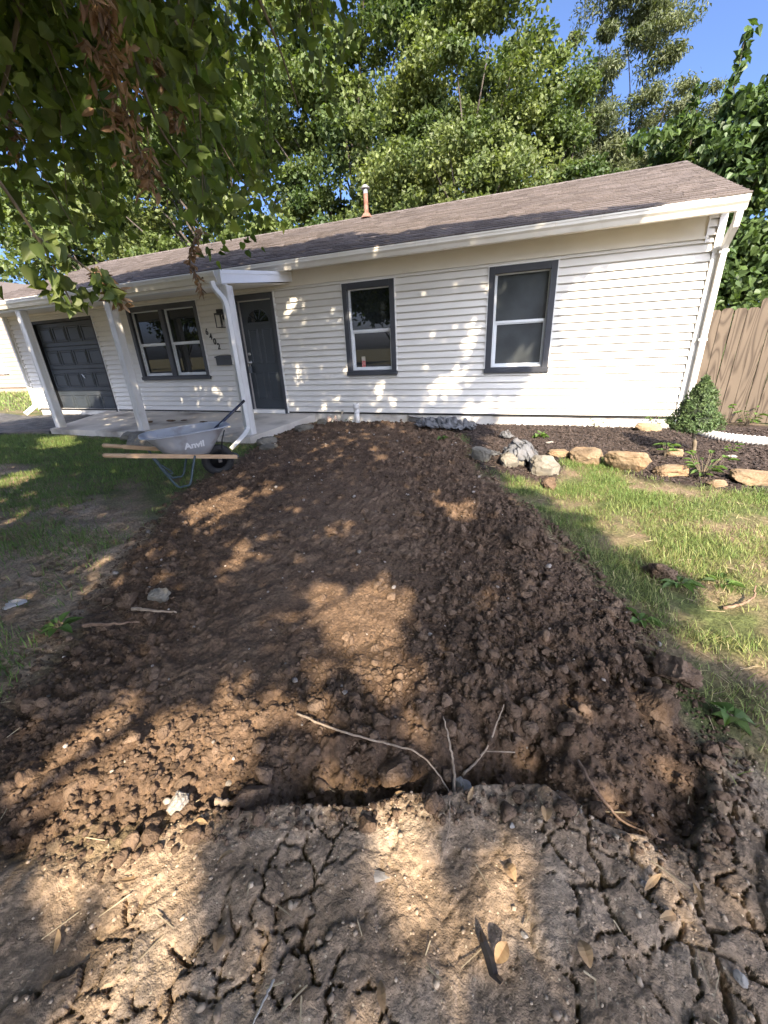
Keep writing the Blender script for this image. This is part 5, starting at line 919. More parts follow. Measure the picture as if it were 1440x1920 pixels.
# ------------------------------------------------------------------ fence
def wood_material():
    M = bpy.data.materials.new('weathered_wood'); M.use_nodes = True; nt = M.node_tree; L = nt.links; b = nt.nodes['Principled BSDF']
    tc = nt.nodes.new('ShaderNodeTexCoord'); oi = nt.nodes.new('ShaderNodeObjectInfo')
    sc = nd(nt, 'ShaderNodeVectorMath', operation='SCALE'); cx_ = nd(nt, 'ShaderNodeCombineXYZ'); L.new(oi.outputs['Random'], cx_.inputs[0]); L.new(oi.outputs['Random'], cx_.inputs[2]); L.new(cx_.outputs[0], sc.inputs[0]); sc.inputs['Scale'].default_value = 37.0
    ad = nd(nt, 'ShaderNodeVectorMath', operation='ADD'); L.new(tc.outputs['Object'], ad.inputs[0]); L.new(sc.outputs[0], ad.inputs[1])
    mp = nt.nodes.new('ShaderNodeMapping'); mp.inputs['Scale'].default_value = (9, 9, 1.1); L.new(ad.outputs[0], mp.inputs['Vector'])
    n1 = nd(nt, 'ShaderNodeTexNoise', Scale=0.55, Detail=1.5, Distortion=0.4); L.new(mp.outputs[0], n1.inputs['Vector'])
    mu = nd(nt, 'ShaderNodeMath', operation='MULTIPLY'); L.new(n1.outputs['Fac'], mu.inputs[0]); mu.inputs[1].default_value = 11.0
    fr_ = nd(nt, 'ShaderNodeMath', operation='PINGPONG'); L.new(mu.outputs[0], fr_.inputs[0]); fr_.inputs[1].default_value = 0.5
    r = nd(nt, 'ShaderNodeValToRGB'); r.color_ramp.elements[0].color = (0.052, 0.037, 0.024, 1); r.color_ramp.elements[1].color = (0.115, 0.089, 0.062, 1); r.color_ramp.elements[0].position = 0.0; r.color_ramp.elements[1].position = 0.30
    L.new(fr_.outputs[0], r.inputs['Fac'])
    n2 = nd(nt, 'ShaderNodeTexNoise', Scale=3.0, Detail=5.0); L.new(ad.outputs[0], n2.inputs['Vector'])
    mx = nd(nt, 'ShaderNodeMix', data_type='RGBA', blend_type='MULTIPLY'); mx.inputs[0].default_value = 0.6; L.new(r.outputs[0], mx.inputs[6])
    r2 = nd(nt, 'ShaderNodeValToRGB'); r2.color_ramp.elements[0].color = (0.55, 0.52, 0.50, 1); r2.color_ramp.elements[1].color = (1.2, 1.15, 1.1, 1); L.new(n2.outputs['Fac'], r2.inputs['Fac']); L.new(r2.outputs[0], mx.inputs[7])
    L.new(mx.outputs[2], b.inputs['Base Color']); b.inputs['Roughness'].default_value = 0.85
    bp = nd(nt, 'ShaderNodeBump', Strength=0.4, Distance=0.006); L.new(fr_.outputs[0], bp.inputs['Height']); L.new(bp.outputs[0], b.inputs['Normal'])
    return M
m_wood = wood_material()
fence = thing('fence', 'weathered dog-eared picket fence at the right corner of the house', 'fence', (2.8, 0.6, 0))
x = 1.90; i = 0
while x < 6.0:
    w = random.uniform(0.132, 0.142); hgt = 1.59 + random.uniform(-0.012, 0.012) + (0.10 if x > 2.62 and x < 2.75 else 0); e = 0.028; t = 0.018; y0 = 0.60 + random.uniform(-0.004, 0.004)
    pr = [(0, 0.02), (w, 0.02), (w, hgt-e), (w-e, hgt), (e, hgt), (0, hgt-e)]; b = MB(); n = len(pr)
    b.v = [(a, 0, c) for a, c in pr] + [(a, t, c) for a, c in pr]; b.f = [tuple(range(n)), tuple(range(2*n-1, n-1, -1))] + [((k+1) % n, k, k+n, (k+1) % n+n) for k in range(n)]
    o = b.build('picket', m_wood, fence); o.location = Vector((x, y0, 0)) - Vector(fence['_base']); o.rotation_euler = (0, random.uniform(-0.006, 0.006), 0); x += w+0.009
for zz in (0.35, 1.25): MB().box(1.9, 6.0, 0.628, 0.665, zz, zz+0.09).build('rail', m_wood, fence)
for xx in (1.95, 4.2): MB().box(xx, xx+0.09, 0.666, 0.755, -0.1, 1.62).build('fence_post', m_wood, fence)
# ------------------------------------------------------------------ leaf clouds
def leaves(P, size, up=0.6, nrm=None, tmpl=None, droop=0.0):
    """leaf polygons at points P; returns vertices and faces"""
    n = len(P); d = RNG.normal(size=(n, 3)); d /= np.linalg.norm(d, axis=1)[:, None]; d[:, 2] -= droop; d /= np.linalg.norm(d, axis=1)[:, None]
    k = RNG.normal(size=(n, 3)); k[:, 2] += up*2
    if nrm is not None: k += nrm
    s = np.cross(d, k); s /= np.linalg.norm(s, axis=1)[:, None]+1e-9; u = np.cross(s, d)
    T, f = tmpl; sz = size*RNG.uniform(0.65, 1.25, n)
    Vv = P[:, None, :] + sz[:, None, None]*(T[None, :, 0, None]*s[:, None, :] + T[None, :, 1, None]*d[:, None, :] + T[None, :, 2, None]*u[:, None, :])
    Ff = (f[None] + (np.arange(n)*len(T))[:, None, None]).reshape(-1, f.shape[1])
    return Vv.reshape(-1, 3), Ff, np.repeat(RNG.random(n), len(T))
T_DIA = (np.array([(0, 0, 0), (0.36, 0.45, 0.10), (0, 1.0, 0), (-0.36, 0.45, 0.10)]), np.array([(0, 1, 2), (0, 2, 3)]))
T_HEART = (np.array([(0, 0.0, 0), (0.26, -0.07, 0.05), (0.42, 0.17, 0.14), (0.36, 0.50, 0.09), (0.14, 0.83, -0.06), (0, 1.08, -0.20), (-0.14, 0.83, -0.06), (-0.36, 0.50, 0.09), (-0.42, 0.17, 0.14), (-0.26, -0.07, 0.05)]),
           np.array([(0, 1, 2), (0, 2, 3), (0, 3, 4), (0, 4, 5), (0, 5, 6), (0, 6, 7), (0, 7, 8), (0, 8, 9)]))
T_NAR = (np.array([(0, 0, 0), (0.17, 0.4, 0.06), (0, 1.0, -0.05), (-0.17, 0.4, 0.06)]), np.array([(0, 1, 2), (0, 2, 3)]))
T_LONGB = (T_HEART[0][[0, 2, 3, 5, 7, 8]], np.array([(0, 1, 2), (0, 2, 3), (0, 3, 4), (0, 4, 5)]))
T_LONG = (np.array([(0, 0, 0), (0.17, 0.35, 0.06), (0.13, 0.7, 0.02), (0, 1.0, -0.05), (-0.13, 0.7, 0.02), (-0.17, 0.35, 0.06)]), np.array([(0, 1, 2), (0, 2, 3), (0, 3, 4), (0, 4, 5)]))
def leafmat(name, c1, c2, trans=0.35, rough=0.5, var=0.35, scale=0.9): return mat(name, c1, c2, scale=scale, rough=rough, spec=0.35, attr=var, trans=trans)
m_lmaple = leafmat('maple_leaf', (0.046, 0.076, 0.022), (0.125, 0.158, 0.046), scale=0.7)
m_lmaple2 = leafmat('maple_leaf_pale', (0.060, 0.090, 0.027), (0.155, 0.182, 0.056), scale=0.7)
m_lgrey = leafmat('greyish_leaf', (0.085, 0.105, 0.048), (0.130, 0.145, 0.070), trans=0.3)
m_ldark = leafmat('dark_leaf', (0.042, 0.078, 0.024), (0.080, 0.120, 0.034), trans=0.28, rough=0.5)
m_llinden = leafmat('linden_leaf', (0.065, 0.105, 0.028), (0.115, 0.150, 0.042), trans=0.55, scale=2.5)
m_lsun = leafmat('linden_leaf_young_sunlit', (0.10, 0.145, 0.04), (0.16, 0.18, 0.06), trans=0.45, scale=6)  # paler copy of the linden leaf, sun on these twigs put into colour
m_ldead = leafmat('dead_leaf', (0.15, 0.085, 0.045), (0.30, 0.19, 0.11), trans=0.2, scale=9, var=0.45)
m_bark = mat('bark', (0.045, 0.036, 0.028), (0.095, 0.077, 0.062), scale=9, rough=0.95, bump=0.9, bscale=24, bdist=0.04, stretch=(1, 1, 0.25))
m_twig = mat('twig', (0.12, 0.095, 0.06), (0.19, 0.15, 0.10), scale=12, rough=0.9)
def tree(name, lab, base, height, blobs, n, lsize, lm_, trunk_r, tmpl=T_DIA, crad=0.55, ncl=260, up=0.5, lean=(0, 0), cat='tree', group='trees behind the house', fill=0.0, droop=0.2):
    t = thing(name, lab, cat, base, group); bx_, by_, bz_ = base
    B = [(np.array(c), np.array(r)) for c, r in blobs]; vol = np.array([r.prod() for c, r in B]); vol = vol**0.8/np.sum(vol**0.8)
    C = []
    for (c, r), w in zip(B, vol):
        m_ = max(6, int(ncl*w)); d = RNG.normal(size=(m_, 3)); d /= np.linalg.norm(d, axis=1)[:, None]; C.append(c + d*r*(RNG.uniform(0.25, 1, m_)**0.45)[:, None])
    C = np.concatenate(C); w = RNG.gamma(2.0, 1, len(C)); pick = RNG.choice(len(C), n, p=w/w.sum()); rr = crad*RNG.uniform(0.6, 1.4, len(C))
    off = RNG.normal(size=(n, 3)); off *= (RNG.uniform(0, 1, n)**0.5/np.linalg.norm(off, axis=1))[:, None]; off[:, 2] *= 0.62
    P = C[pick] + off*rr[pick][:, None]
    cen = np.mean([c for c, r in B], 0); outw = P-cen; outw /= np.linalg.norm(outw, axis=1)[:, None]+1e-9
    v, f, rn = leaves(P, lsize, up, outw*0.7, tmpl, droop); link('crown', fast('crown', v, f, lm_, attrs={'rnd': rn}), t)
    b = MB(); top = Vector((bx_+lean[0]+0.35, by_+lean[1], bz_+height*0.56)); mid = Vector((bx_+lean[0]*0.3-0.25, by_+lean[1]*0.3, bz_+height*0.35)); base_ = Vector(base)
    P_ = bezier([base_-Vector((0, 0, 0.2)), base_+Vector((0, 0, height*0.12)), mid, top], 6); nn = len(P_); b.tube(P_, [trunk_r*(1-0.78*i/(nn-1)) for i in range(nn)], 10)
    for j in RNG.choice(len(C), min(len(C), 18), replace=False):
        e = Vector(C[j]); k = min(0.95, max(0.25, (e.z-bz_)/height*0.75-0.05)); s = P_[int(k*(nn-1))]; r0 = trunk_r*(1-0.78*k)*0.45; mm_ = s.lerp(e, 0.5)+Vector((RNG.normal()*0.3, RNG.normal()*0.3, 0.35))
        q = bezier([s, mm_, e], 5); b.tube(q, [r0*(1-0.85*i/(len(q)-1)) for i in range(len(q))], 6)
    b.build('trunk', m_bark, t, True); return t
tree('maple_tree', 'broad yellow-green maple rising behind the middle of the roof', (-3.3, 9.6, 0), 12.5, [((-3.6, 9.2, 6.2), (2.6, 1.9, 2.0)), ((-3.2, 9.8, 9.0), (2.2, 1.8, 2.2)), ((-2.2, 8.8, 5.4), (1.7, 1.5, 1.4)), ((-5.3, 9.4, 7.6), (1.7, 1.6, 2.2))], 64000, 0.135, m_lmaple2, 0.24, crad=0.62, ncl=190)
tree('maple_tree', 'tall maple behind the roof left of the flue, light leaves', (-7.4, 10.6, 0), 15, [((-7.6, 10.4, 7.6), (2.6, 2.0, 2.8)), ((-7.0, 10.8, 11.4), (2.8, 2.2, 2.8)), ((-9.8, 10.2, 9.2), (2.1, 1.8, 2.4)), ((-6.0, 10.0, 5.6), (1.6, 1.4, 1.5)), ((-4.6, 11.0, 12.0), (1.8, 1.6, 2.0))], 66000, 0.16, m_lmaple, 0.30, crad=0.72, ncl=200)
tree('maple_tree', 'far left maple whose crown shows between the hanging leaves', (-14.5, 11.5, 0), 16, [((-14.5, 11, 8.5), (3.4, 2.4, 3.5)), ((-12.0, 11, 11.5), (2.8, 2.2, 2.8)), ((-17.5, 11.5, 11.5), (3.4, 2.4, 3.4)), ((-20.5, 12, 8.5), (3.0, 2.4, 3.4)), ((-11.6, 10.2, 6.6), (1.8, 1.6, 1.8))], 60000, 0.20, m_lmaple2, 0.34, crad=0.85, ncl=210)
tree('maple_tree', 'shaded maple behind the roof ridge, right of the flue', (-0.9, 12.2, 0), 11, [((-1.2, 12, 6.4), (2.0, 1.6, 2.0)), ((-0.7, 12.0, 8.4), (1.3, 1.2, 1.7)), ((0.6, 11.6, 5.6), (1.6, 1.3, 1.2)), ((-2.8, 12.4, 9.0), (1.4, 1.3, 1.9))], 44000, 0.135, m_lmaple, 0.22, crad=0.55, ncl=170)
tree('locust_tree', 'tall grey-green feathery tree against the blue sky', (2.2, 13.6, 0), 14.5, [((0.35, 13.4, 9.4), (1.0, 0.8, 2.3)), ((0.1, 13.2, 7.2), (1.2, 0.8, 1.3)), ((1.0, 13.5, 7.6), (1.25, 1.0, 1.4)), ((2.2, 13.3, 10.2), (1.0, 0.9, 0.9)), ((2.6, 13.4, 8.6), (1.0, 0.9, 0.8)), ((1.7, 13.4, 12.0), (1.0, 0.9, 1.2)), ((1.3, 12.6, 6.2), (1.6, 0.9, 1.2)), ((3.0, 12.6, 6.2), (1.3, 0.9, 1.3)), ((3.7, 12.4, 7.6), (0.8, 0.8, 1.0)), ((2.4, 13.0, 6.4), (1.5, 1.1, 0.9)), ((0.4, 13.3, 12.2), (0.7, 0.8, 1.2))], 78000, 0.15, m_lgrey, 0.17, tmpl=T_NAR, crad=0.48, ncl=250, lean=(-0.4, 0), droop=0.5)
tree('catalpa_tree', 'dark glossy broad-leaved tree over the fence at the right', (4.2, 6.2, 0), 7.2, [((3.6, 6.2, 4.9), (1.3, 1.0, 1.2)), ((2.2, 6.6, 5.0), (0.9, 0.8, 0.85)), ((3.0, 5.6, 2.6), (1.0, 0.8, 1.5)), ((4.4, 5.8, 5.2), (1.1, 0.9, 0.8)), ((4.6, 5.6, 3.4), (1.3, 0.9, 1.4)), ((3.9, 4.6, 1.4), (1.6, 0.9, 1.3)), ((2.5, 4.6, 1.9), (0.6, 0.6, 1.2))], 33000, 0.14, m_ldark, 0.14, tmpl=T_LONGB, crad=0.42, ncl=230, droop=0.6)
for j, (x, y, z0, z1, lab) in enumerate(((2.45, 6.2, 4.8, 6.2, 'upright leafy shoot nearest the grey-green tree'), (3.05, 6.2, 5.0, 6.95, 'tallest upright leafy shoot against the sky at the right'), (3.75, 6.2, 5.2, 6.6, 'upright leafy shoot at the right picture edge'))):
    t = thing('sapling_shoot', lab, 'sapling', (x, y, 0), 'leafy shoots above the dark tree'); zz = np.linspace(z0, z1, 34); P = np.stack([x+0.10*np.sin(zz*2)+RNG.normal(0, 0.05, 34), y+RNG.normal(0, 0.05, 34), zz], 1)
    v, f, rn = leaves(np.repeat(P, 3, 0)+RNG.normal(0, 0.03, (102, 3)), 0.17, 0.4, None, T_HEART, 0.3); link('foliage', fast('foliage', v, f, m_ldark, attrs={'rnd': rn}), t)
    MB().tube([(x, y, 0), (x, y, z0), (x, y, z1)], [0.03, 0.015, 0.004], 6).build('stem', m_bark, t)
tree('maple_tree', 'farthest left tree above the neighbour house roof', (-26, 15, 0), 15, [((-26, 15, 9), (5, 3, 4)), ((-21.5, 14, 9.0), (3.0, 2.5, 4)), ((-32, 15, 9), (5, 3, 5))], 24000, 0.32, m_lmaple, 0.34, crad=1.1, ncl=170)
tree('hedge_tree', 'low dark tree mass behind the left part of the roof', (-10.5, 8.6, 0), 6.5, [((-10.5, 8.6, 4.4), (2.0, 1.2, 1.5)), ((-7.6, 9, 4.4), (1.8, 1.2, 1.3)), ((-13.5, 8.6, 4.4), (2.2, 1.2, 1.6)), ((-17.0, 9.5, 4.6), (2.4, 1.4, 2.0)), ((-5.0, 8.8, 4.2), (1.2, 1.0, 1.0))], 24000, 0.17, m_lmaple, 0.16, crad=0.55, ncl=180)
# ------------------------------------------------------------------ conical shrub
shr = thing('dwarf_conifer', 'small cone-shaped evergreen on a bare trunk at the house corner', 'shrub', (1.63, -1.48, 0))
zz = Hz(1.63, -1.48); MB().tube(bezier([(1.655, -1.48, zz-0.03), (1.64, -1.48, zz+0.12), (1.60, -1.47, zz+0.26), (1.60, -1.47, zz+0.45)], 5), [0.022]*6+[0.017]*10, 8).build('trunk', m_twig, shr, True)
def conif(n, sc):
    h_ = RNG.uniform(0, 1, n)**1.25; a = RNG.uniform(0, 6.283, n); r = 0.262*np.clip((1-h_)**0.72, 0, 1)*(0.70+0.30*np.minimum(1, h_*7+0.35))*(1+0.45*(fbm(a*1.6, h_*6, 1.3, 3, 5)-0.5)*2)*sc
    return np.stack([1.60+r*np.cos(a), -1.47+r*np.sin(a), zz+0.275+h_*0.56], 1), np.stack([np.cos(a), np.sin(a), 0.5+0*a], 1)
P, nn = conif(9000, 1.0); P -= nn*RNG.uniform(0, 0.035, (9000, 1))
v, f, rn = leaves(P, 0.032, 0.2, nn*2.2, T_LONG, -0.3); link('foliage', fast('foliage', v, f, leafmat('conifer_needles', (0.055, 0.095, 0.034), (0.105, 0.148, 0.055), trans=0.15, var=0.45, scale=14), attrs={'rnd': rn}), shr)
hs = np.linspace(0, 1, 14); b = MB(); b.tube([(1.60, -1.47, zz+0.29+h_*0.53) for h_ in hs], [0.20*max(0.02, (1-h_)**0.72)*(0.75+0.25*min(1, h_*6)) for h_ in hs], 14); b.build('inner_shade_core', mat('inner_shade', (0.018, 0.026, 0.012), rough=0.95), shr, True)  # solid dark cone stands in for the shade among the needles
# ------------------------------------------------------------------ weeds
m_weed = leafmat('weed_leaf', (0.075, 0.135, 0.030), (0.12, 0.19, 0.05), trans=0.35, scale=12)
def weed(lab, x, y, n, size, hgt, spread, tmpl=T_LONG, z=None):
    zz = Hz(x, y) if z is None else z; b = MB(); Vs, Fs, Rs = [], [], []; t = thing('weed', lab, 'weed', (x, y, zz), 'weeds')
    for i in range(n):
        a = 6.283*i/n+random.uniform(-0.4, 0.4); k = random.uniform(0.15, 1); s = Vector((x+math.cos(a)*spread*k*0.5, y+math.sin(a)*spread*k*0.5, zz+hgt*k)); d = Vector((math.cos(a), math.sin(a), random.uniform(0.1, 0.7))).normalized(); sd_ = d.cross(Vector((0, 0, 1))).normalized(); u = sd_.cross(d)
        T, f = tmpl; sz = size*random.uniform(0.7, 1.2); n0 = len(Vs); r = random.random()
        for p in T: Vs.append(tuple(s+(sd_*p[0]*1.2+d*p[1]-Vector((0, 0, 0.30*p[1]*p[1]))+u*p[2]*1.5)*sz)); Rs.append(r)
        Fs += [tuple(n0+i_ for i_ in q) for q in f]; b.tube([(x, y, zz-0.01), tuple(s)], 0.0025, 4)
    link('leaf_cluster', fast('leaf_cluster', np.array(Vs), np.array(Fs), m_weed, attrs={'rnd': Rs}), t); b.build('stem', m_twig, t)
for a in (('broad-leaved dock rosette by the dark clod on the right lawn edge', 0.80, -4.62, 9, 0.09, 0.03, 0.04), ('upright broad green weed at the right picture edge by the soil', 0.74, -5.57, 6, 0.055, 0.04, 0.03, T_HEART), ('flat weed rosette on the right rim of the dug soil', 0.55, -5.02, 8, 0.09, 0.03, 0.04),
          ('drooping pale weed among the mulch left of the shrub', 1.32, -1.72, 9, 0.12, 0.14, 0.08), ('bushy feathery weed in front of the shrub at the lawn edge', 1.48, -2.46, 34, 0.10, 0.20, 0.30), ('small bright weed growing on the mulch below the right window', -0.03, -0.95, 8, 0.10, 0.06, 0.07, T_HEART),
          ('small weed on the dug soil below the window well fabric', -1.33, -1.42, 8, 0.07, 0.05, 0.05, T_HEART), ('thin weed against the foundation behind the long tan rock', 1.50, -0.12, 14, 0.08, 0.26, 0.20), ('yellow-green bush at the foot of the fence', 2.75, 0.35, 40, 0.10, 0.26, 0.42), ('small weed at the foundation left of the standpipe', -3.35, -0.28, 8, 0.07, 0.07, 0.06),
          ('broad weed rosette at the left rim of the dug soil', -2.30, -6.02, 8, 0.10, 0.03, 0.05), ('spreading broad-leaved weed beside the brown stick on the lawn', 1.02, -4.55, 12, 0.08, 0.02, 0.07), ('weed tuft under the left window well edge', 0.75, -0.18, 10, 0.06, 0.16, 0.16), ('weedy stalk by the drain hose on the mulch', 2.05, -1.32, 10, 0.07, 0.10, 0.10)): weed(*a)
# ------------------------------------------------------------------ grass
def grass(name, lab, x, y, z, ln, wd_, green, material, lean=0.9):
    n = len(x); a = RNG.uniform(0, 6.283, n); k = RNG.uniform(0.15, 1.0, n)*lean; d = np.stack([np.cos(a)*k, np.sin(a)*k, np.ones(n)], 1); d /= np.linalg.norm(d, axis=1)[:, None]
    s = np.stack([-np.sin(a+RNG.normal(0, 0.6, n)), np.cos(a), np.zeros(n)], 1); P = np.stack([x, y, z], 1); hv = np.stack([np.cos(a)*k, np.sin(a)*k, -0.55*k], 1)
    w = (wd_*0.5)[:, None]; L = ln[:, None]; m_ = P+d*L*0.5+hv*L*0.06; e = P+d*L*0.92+hv*L*0.38
    Vv = np.stack([P-s*w, P+s*w, m_+s*w*0.8, m_-s*w*0.8, e], 1).reshape(-1, 3); i = (np.arange(n)*5)[:, None]
    F3 = np.concatenate([i+np.array([[0, 1, 2]]), i+np.array([[0, 2, 3]]), i+np.array([[3, 2, 4]])], 0)
    o = link(name, fast(name, Vv, F3, material, attrs={'rnd': np.repeat(RNG.random(n), 5), 'green': np.repeat(green, 5)})); return kind(tag(o, lab, 'grass'), 'stuff')
def grass_mat():
    M = bpy.data.materials.new('grass_blade'); M.use_nodes = True; nt = M.node_tree; L = nt.links; b = nt.nodes['Principled BSDF']; out = nt.nodes['Material Output']
    a = nt.nodes.new('ShaderNodeAttribute'); a.attribute_name = 'green'; r = nd(nt, 'ShaderNodeValToRGB'); e = r.color_ramp.elements; e.new(0.5)
    for q, (p, c) in zip(e, ((0.0, (0.48, 0.41, 0.22)), (0.35, (0.27, 0.29, 0.095)), (1.0, (0.130, 0.212, 0.052)))): q.position = p; q.color = (*c, 1)
    L.new(a.outputs['Fac'], r.inputs['Fac']); c = nt.nodes.new('ShaderNodeAttribute'); c.attribute_name = 'rnd'; mr = nd(nt, 'ShaderNodeMapRange'); mr.inputs['To Min'].default_value = 0.7; mr.inputs['To Max'].default_value = 1.3; L.new(c.outputs['Fac'], mr.inputs['Value'])
    vm = nd(nt, 'ShaderNodeVectorMath', operation='SCALE'); L.new(r.outputs[0], vm.inputs[0]); L.new(mr.outputs[0], vm.inputs['Scale']); L.new(vm.outputs[0], b.inputs['Base Color']); b.inputs['Roughness'].default_value = 0.55; b.inputs['Specular IOR Level'].default_value = 0.3
    t = nt.nodes.new('ShaderNodeBsdfTranslucent'); L.new(vm.outputs[0], t.inputs['Color']); ms = nt.nodes.new('ShaderNodeMixShader'); ms.inputs[0].default_value = 0.3; L.new(b.outputs[0], ms.inputs[1]); L.new(t.outputs[0], ms.inputs[2]); L.new(ms.outputs[0], out.inputs['Surface']); return M
m_grass = grass_mat()
N = 210000; x = RNG.uniform(-0.8, 3.4, N); y = RNG.uniform(-6.6, -1.9, N); sd = sdist(x, y, DIG); sm = sdist(x, y, MULCH); cl = fbm(x, y, 3.2, 3, 120)
edge_ = sstep(-0.02, -0.42, sd); p = np.clip((cl-0.30)*3.2, 0.05, 1)*sstep(-0.03, -0.17, sd+0.25*(cl-0.5))*sstep(0.10, -0.03, sm)*sstep(-6.0, -5.3, y+0.55*(x-0.9)-0.5*(cl-0.5)*2)
bare = np.minimum(np.hypot((x-0.62)/0.22, (y+4.05)/0.16), np.hypot((x-0.95)/0.30, (y+4.9)/0.16)); p *= sstep(0.55, 1.15, bare)
k = RNG.random(N) < p; x, y, cl = x[k], y[k], cl[k]; n = len(x); far = sstep(-4.6, -2.4, y)
grass('lawn_grass', 'short sunlit grass on the lawn right of the dug soil', x, y, Hz(x, y)-0.004, RNG.uniform(0.028, 0.075, n)*(0.75+0.5*cl), RNG.uniform(0.002, 0.0042, n), np.clip(RNG.normal(0.52+0.30*far+0.5*(cl-0.5), 0.26, n), 0, 1), m_grass)
N = 170000; x = RNG.uniform(-11.0, -1.6, N); y = RNG.uniform(-7.3, -1.95, N); sd = sdist(x, y, DIG); cl = fbm(x, y, 1.5, 4, 140)
p = np.clip((cl-0.315+0.38*sstep(-3.8, -2.6, y)-0.05*sstep(-4.0, -5.5, y))*4.0, 0.03, 1)*sstep(-0.02, -0.22, sd)*sstep(-2.0, -2.15, y+0*x)*(1-inpoly(x, y, [(-9.2, -1.9), (-10.6, -2.4), (-13.5, -3.5), (-13.5, -1), (-9.2, -1)]))*(x < -1.75-0.0*y)
k = RNG.random(N) < p; x, y, cl = x[k], y[k], cl[k]; n = len(x)
grass('lawn_grass', 'patchy dark green grass in tree shade left of the dug soil', x, y, np.where(x > -9, Hz(x, y), 0)-0.004, RNG.uniform(0.035, 0.095, n), RNG.uniform(0.003, 0.006, n), np.clip(RNG.normal(0.88, 0.18, n), 0, 1), m_grass)
N = 16000; x = RNG.uniform(-34, -12.9, N); y = RNG.uniform(-0.6, 12, N); k = (y > 0.3+(x+13)*-0.06); x, y = x[k], y[k]; n = len(x)
grass('lawn_grass', 'bright sunlit grass beyond the left end of the house', x, y, np.zeros(n), RNG.uniform(0.10, 0.2, n), RNG.uniform(0.012, 0.03, n), np.clip(RNG.normal(0.75, 0.2, n), 0, 1), m_grass)
# ------------------------------------------------------------------ neighbour house at the left
m_nsid = mat('tan_siding', (0.33, 0.25, 0.185), (0.37, 0.29, 0.22), scale=1.2, rough=0.6)
nbh = thing('neighbour_house', 'tan sided neighbour house with white gable trim at the left picture edge', 'house', (-24, 9, 0))
gX0, gX1, gY, gE, gR = -29.5, -22.8, 6.0, 3.1, 4.9; pk = -25.0
z = 0.25
while z < gR-0.15:
    a = gX0 if z < gE else gX0+(z-gE)/(gR-gE)*(pk-gX0); c = gX1 if z < gE else gX1-(z-gE)/(gR-gE)*(gX1-pk)
    MB().extrude_x([(gY-0.02, z), (gY-0.003, z+0.2), (gY+0.05, z+0.2), (gY+0.05, z+0.012), (gY-0.006, z)], a, c).build('siding_board', m_nsid, nbh); z += 0.2
MB().box(gX0, gX1, gY+0.055, gY+9, 0, gE).build('wall_core', m_nsid, nbh); MB().poly([(gX0, gY+0.052, gE), (gX1, gY+0.052, gE), (pk, gY+0.052, gR)]).build('gable_fill', m_nsid, nbh)
rf = MB()
for xa, xb in ((gX0-0.3, pk), (gX1+0.3, pk)):
    za = gE-0.15; rf.hexa([(xa, gY-0.35, za), (xa, gY+9.3, za), (xb, gY+9.3, gR), (xb, gY-0.35, gR), (xa, gY-0.35, za+0.12), (xa, gY+9.3, za+0.12), (xb, gY+9.3, gR+0.12), (xb, gY-0.35, gR+0.12)])
rf.build('roof', m_shing_o, nbh)
gb = MB()
for xa, xb in ((gX0-0.32, pk), (gX1+0.32, pk)):
    za = gE-0.16; gb.hexa([(xa, gY-0.39, za-0.10), (xa, gY-0.352, za-0.10), (xb, gY-0.352, gR-0.08), (xb, gY-0.39, gR-0.08), (xa, gY-0.39, za+0.13), (xa, gY-0.352, za+0.13), (xb, gY-0.352, gR+0.13), (xb, gY-0.39, gR+0.13)])
gb.build('rake_board', m_trimw, nbh)
MB().box(-27.2, -25.2, gY-0.07, gY-0.025, 1.0, 2.5).build('window', mat('pale_blind', (0.62, 0.60, 0.56), (0.55, 0.53, 0.50), scale=2, rough=0.4), nbh); MB().box(-27.3, -25.1, gY-0.09, gY-0.021, 0.9, 0.995).build('window_sill', m_trimw, nbh)
# ------------------------------------------------------------------ what the windows reflect: street and house opposite
ring_sheet('street', [(-80, -24), (80, -24), (80, -15.5), (-80, -15.5)], 0.012, 0.2, mat('asphalt', (0.055, 0.055, 0.056), (0.085, 0.083, 0.080), scale=3, rough=0.9, bump=0.4, bscale=60))
opp = thing('house_across', 'brick-red roofed house across the street mirrored in the window', 'house', (2, -38, 0))
MB().box(-9, 13, -46, -38, 0, 2.7).build('wall', mat('grey_wall', (0.33, 0.33, 0.31), rough=0.8), opp)
MB().hexa([(-9.6, -46.5, 2.6), (13.6, -46.5, 2.6), (13.6, -37.4, 2.6), (-9.6, -37.4, 2.6), (-9.2, -42.2, 5.0), (13.2, -42.2, 5.0), (13.2, -41.8, 5.0), (-9.2, -41.8, 5.0)]).build('roof', mat('red_roof', (0.36, 0.16, 0.10), (0.44, 0.21, 0.14), scale=5, rough=0.9), opp)
for xx in (-6, 1, 8): MB().box(xx, xx+1.8, -37.99, -37.95, 0.9, 2.1).build('window', m_glass, opp)

for j, (x, y, lab) in enumerate(((-14, -33, 'dark street tree left of the house across, seen in the glass'), (-3, -29, 'dark street tree before the house across, seen in the glass'), (17, -33, 'dark street tree right of the house across, seen in the glass'), (-27, -30, 'farthest left street tree across, seen in the glass'), (-42, -34, 'street tree far down across the road, seen in the glass'))):
    tree('street_tree', lab, (x, y, 0), 11, [((x, y, 6.5), (4.5, 4, 3.6)), ((x+1, y, 9), (3, 3, 2.2))], 5000, 0.55, m_lmaple, 0.3, crad=1.2, ncl=70, group='trees across the street')
# ------------------------------------------------------------------ linden tree over the yard
lin = thing('linden_tree', 'big linden standing behind the viewer whose drooping leafy branches hang into the top left', 'tree', (-0.6, -12.0, 0))
b = MB(); TP = bezier([(-0.6, -12.0, -0.2), (-0.62, -11.9, 1.5), (-0.7, -11.6, 3.4), (-0.6, -11.3, 5.8), (-0.4, -11.2, 8.5)], 6); b.tube(TP, [0.34*(1-0.75*i/(len(TP)-1)) for i in range(len(TP))], 12)
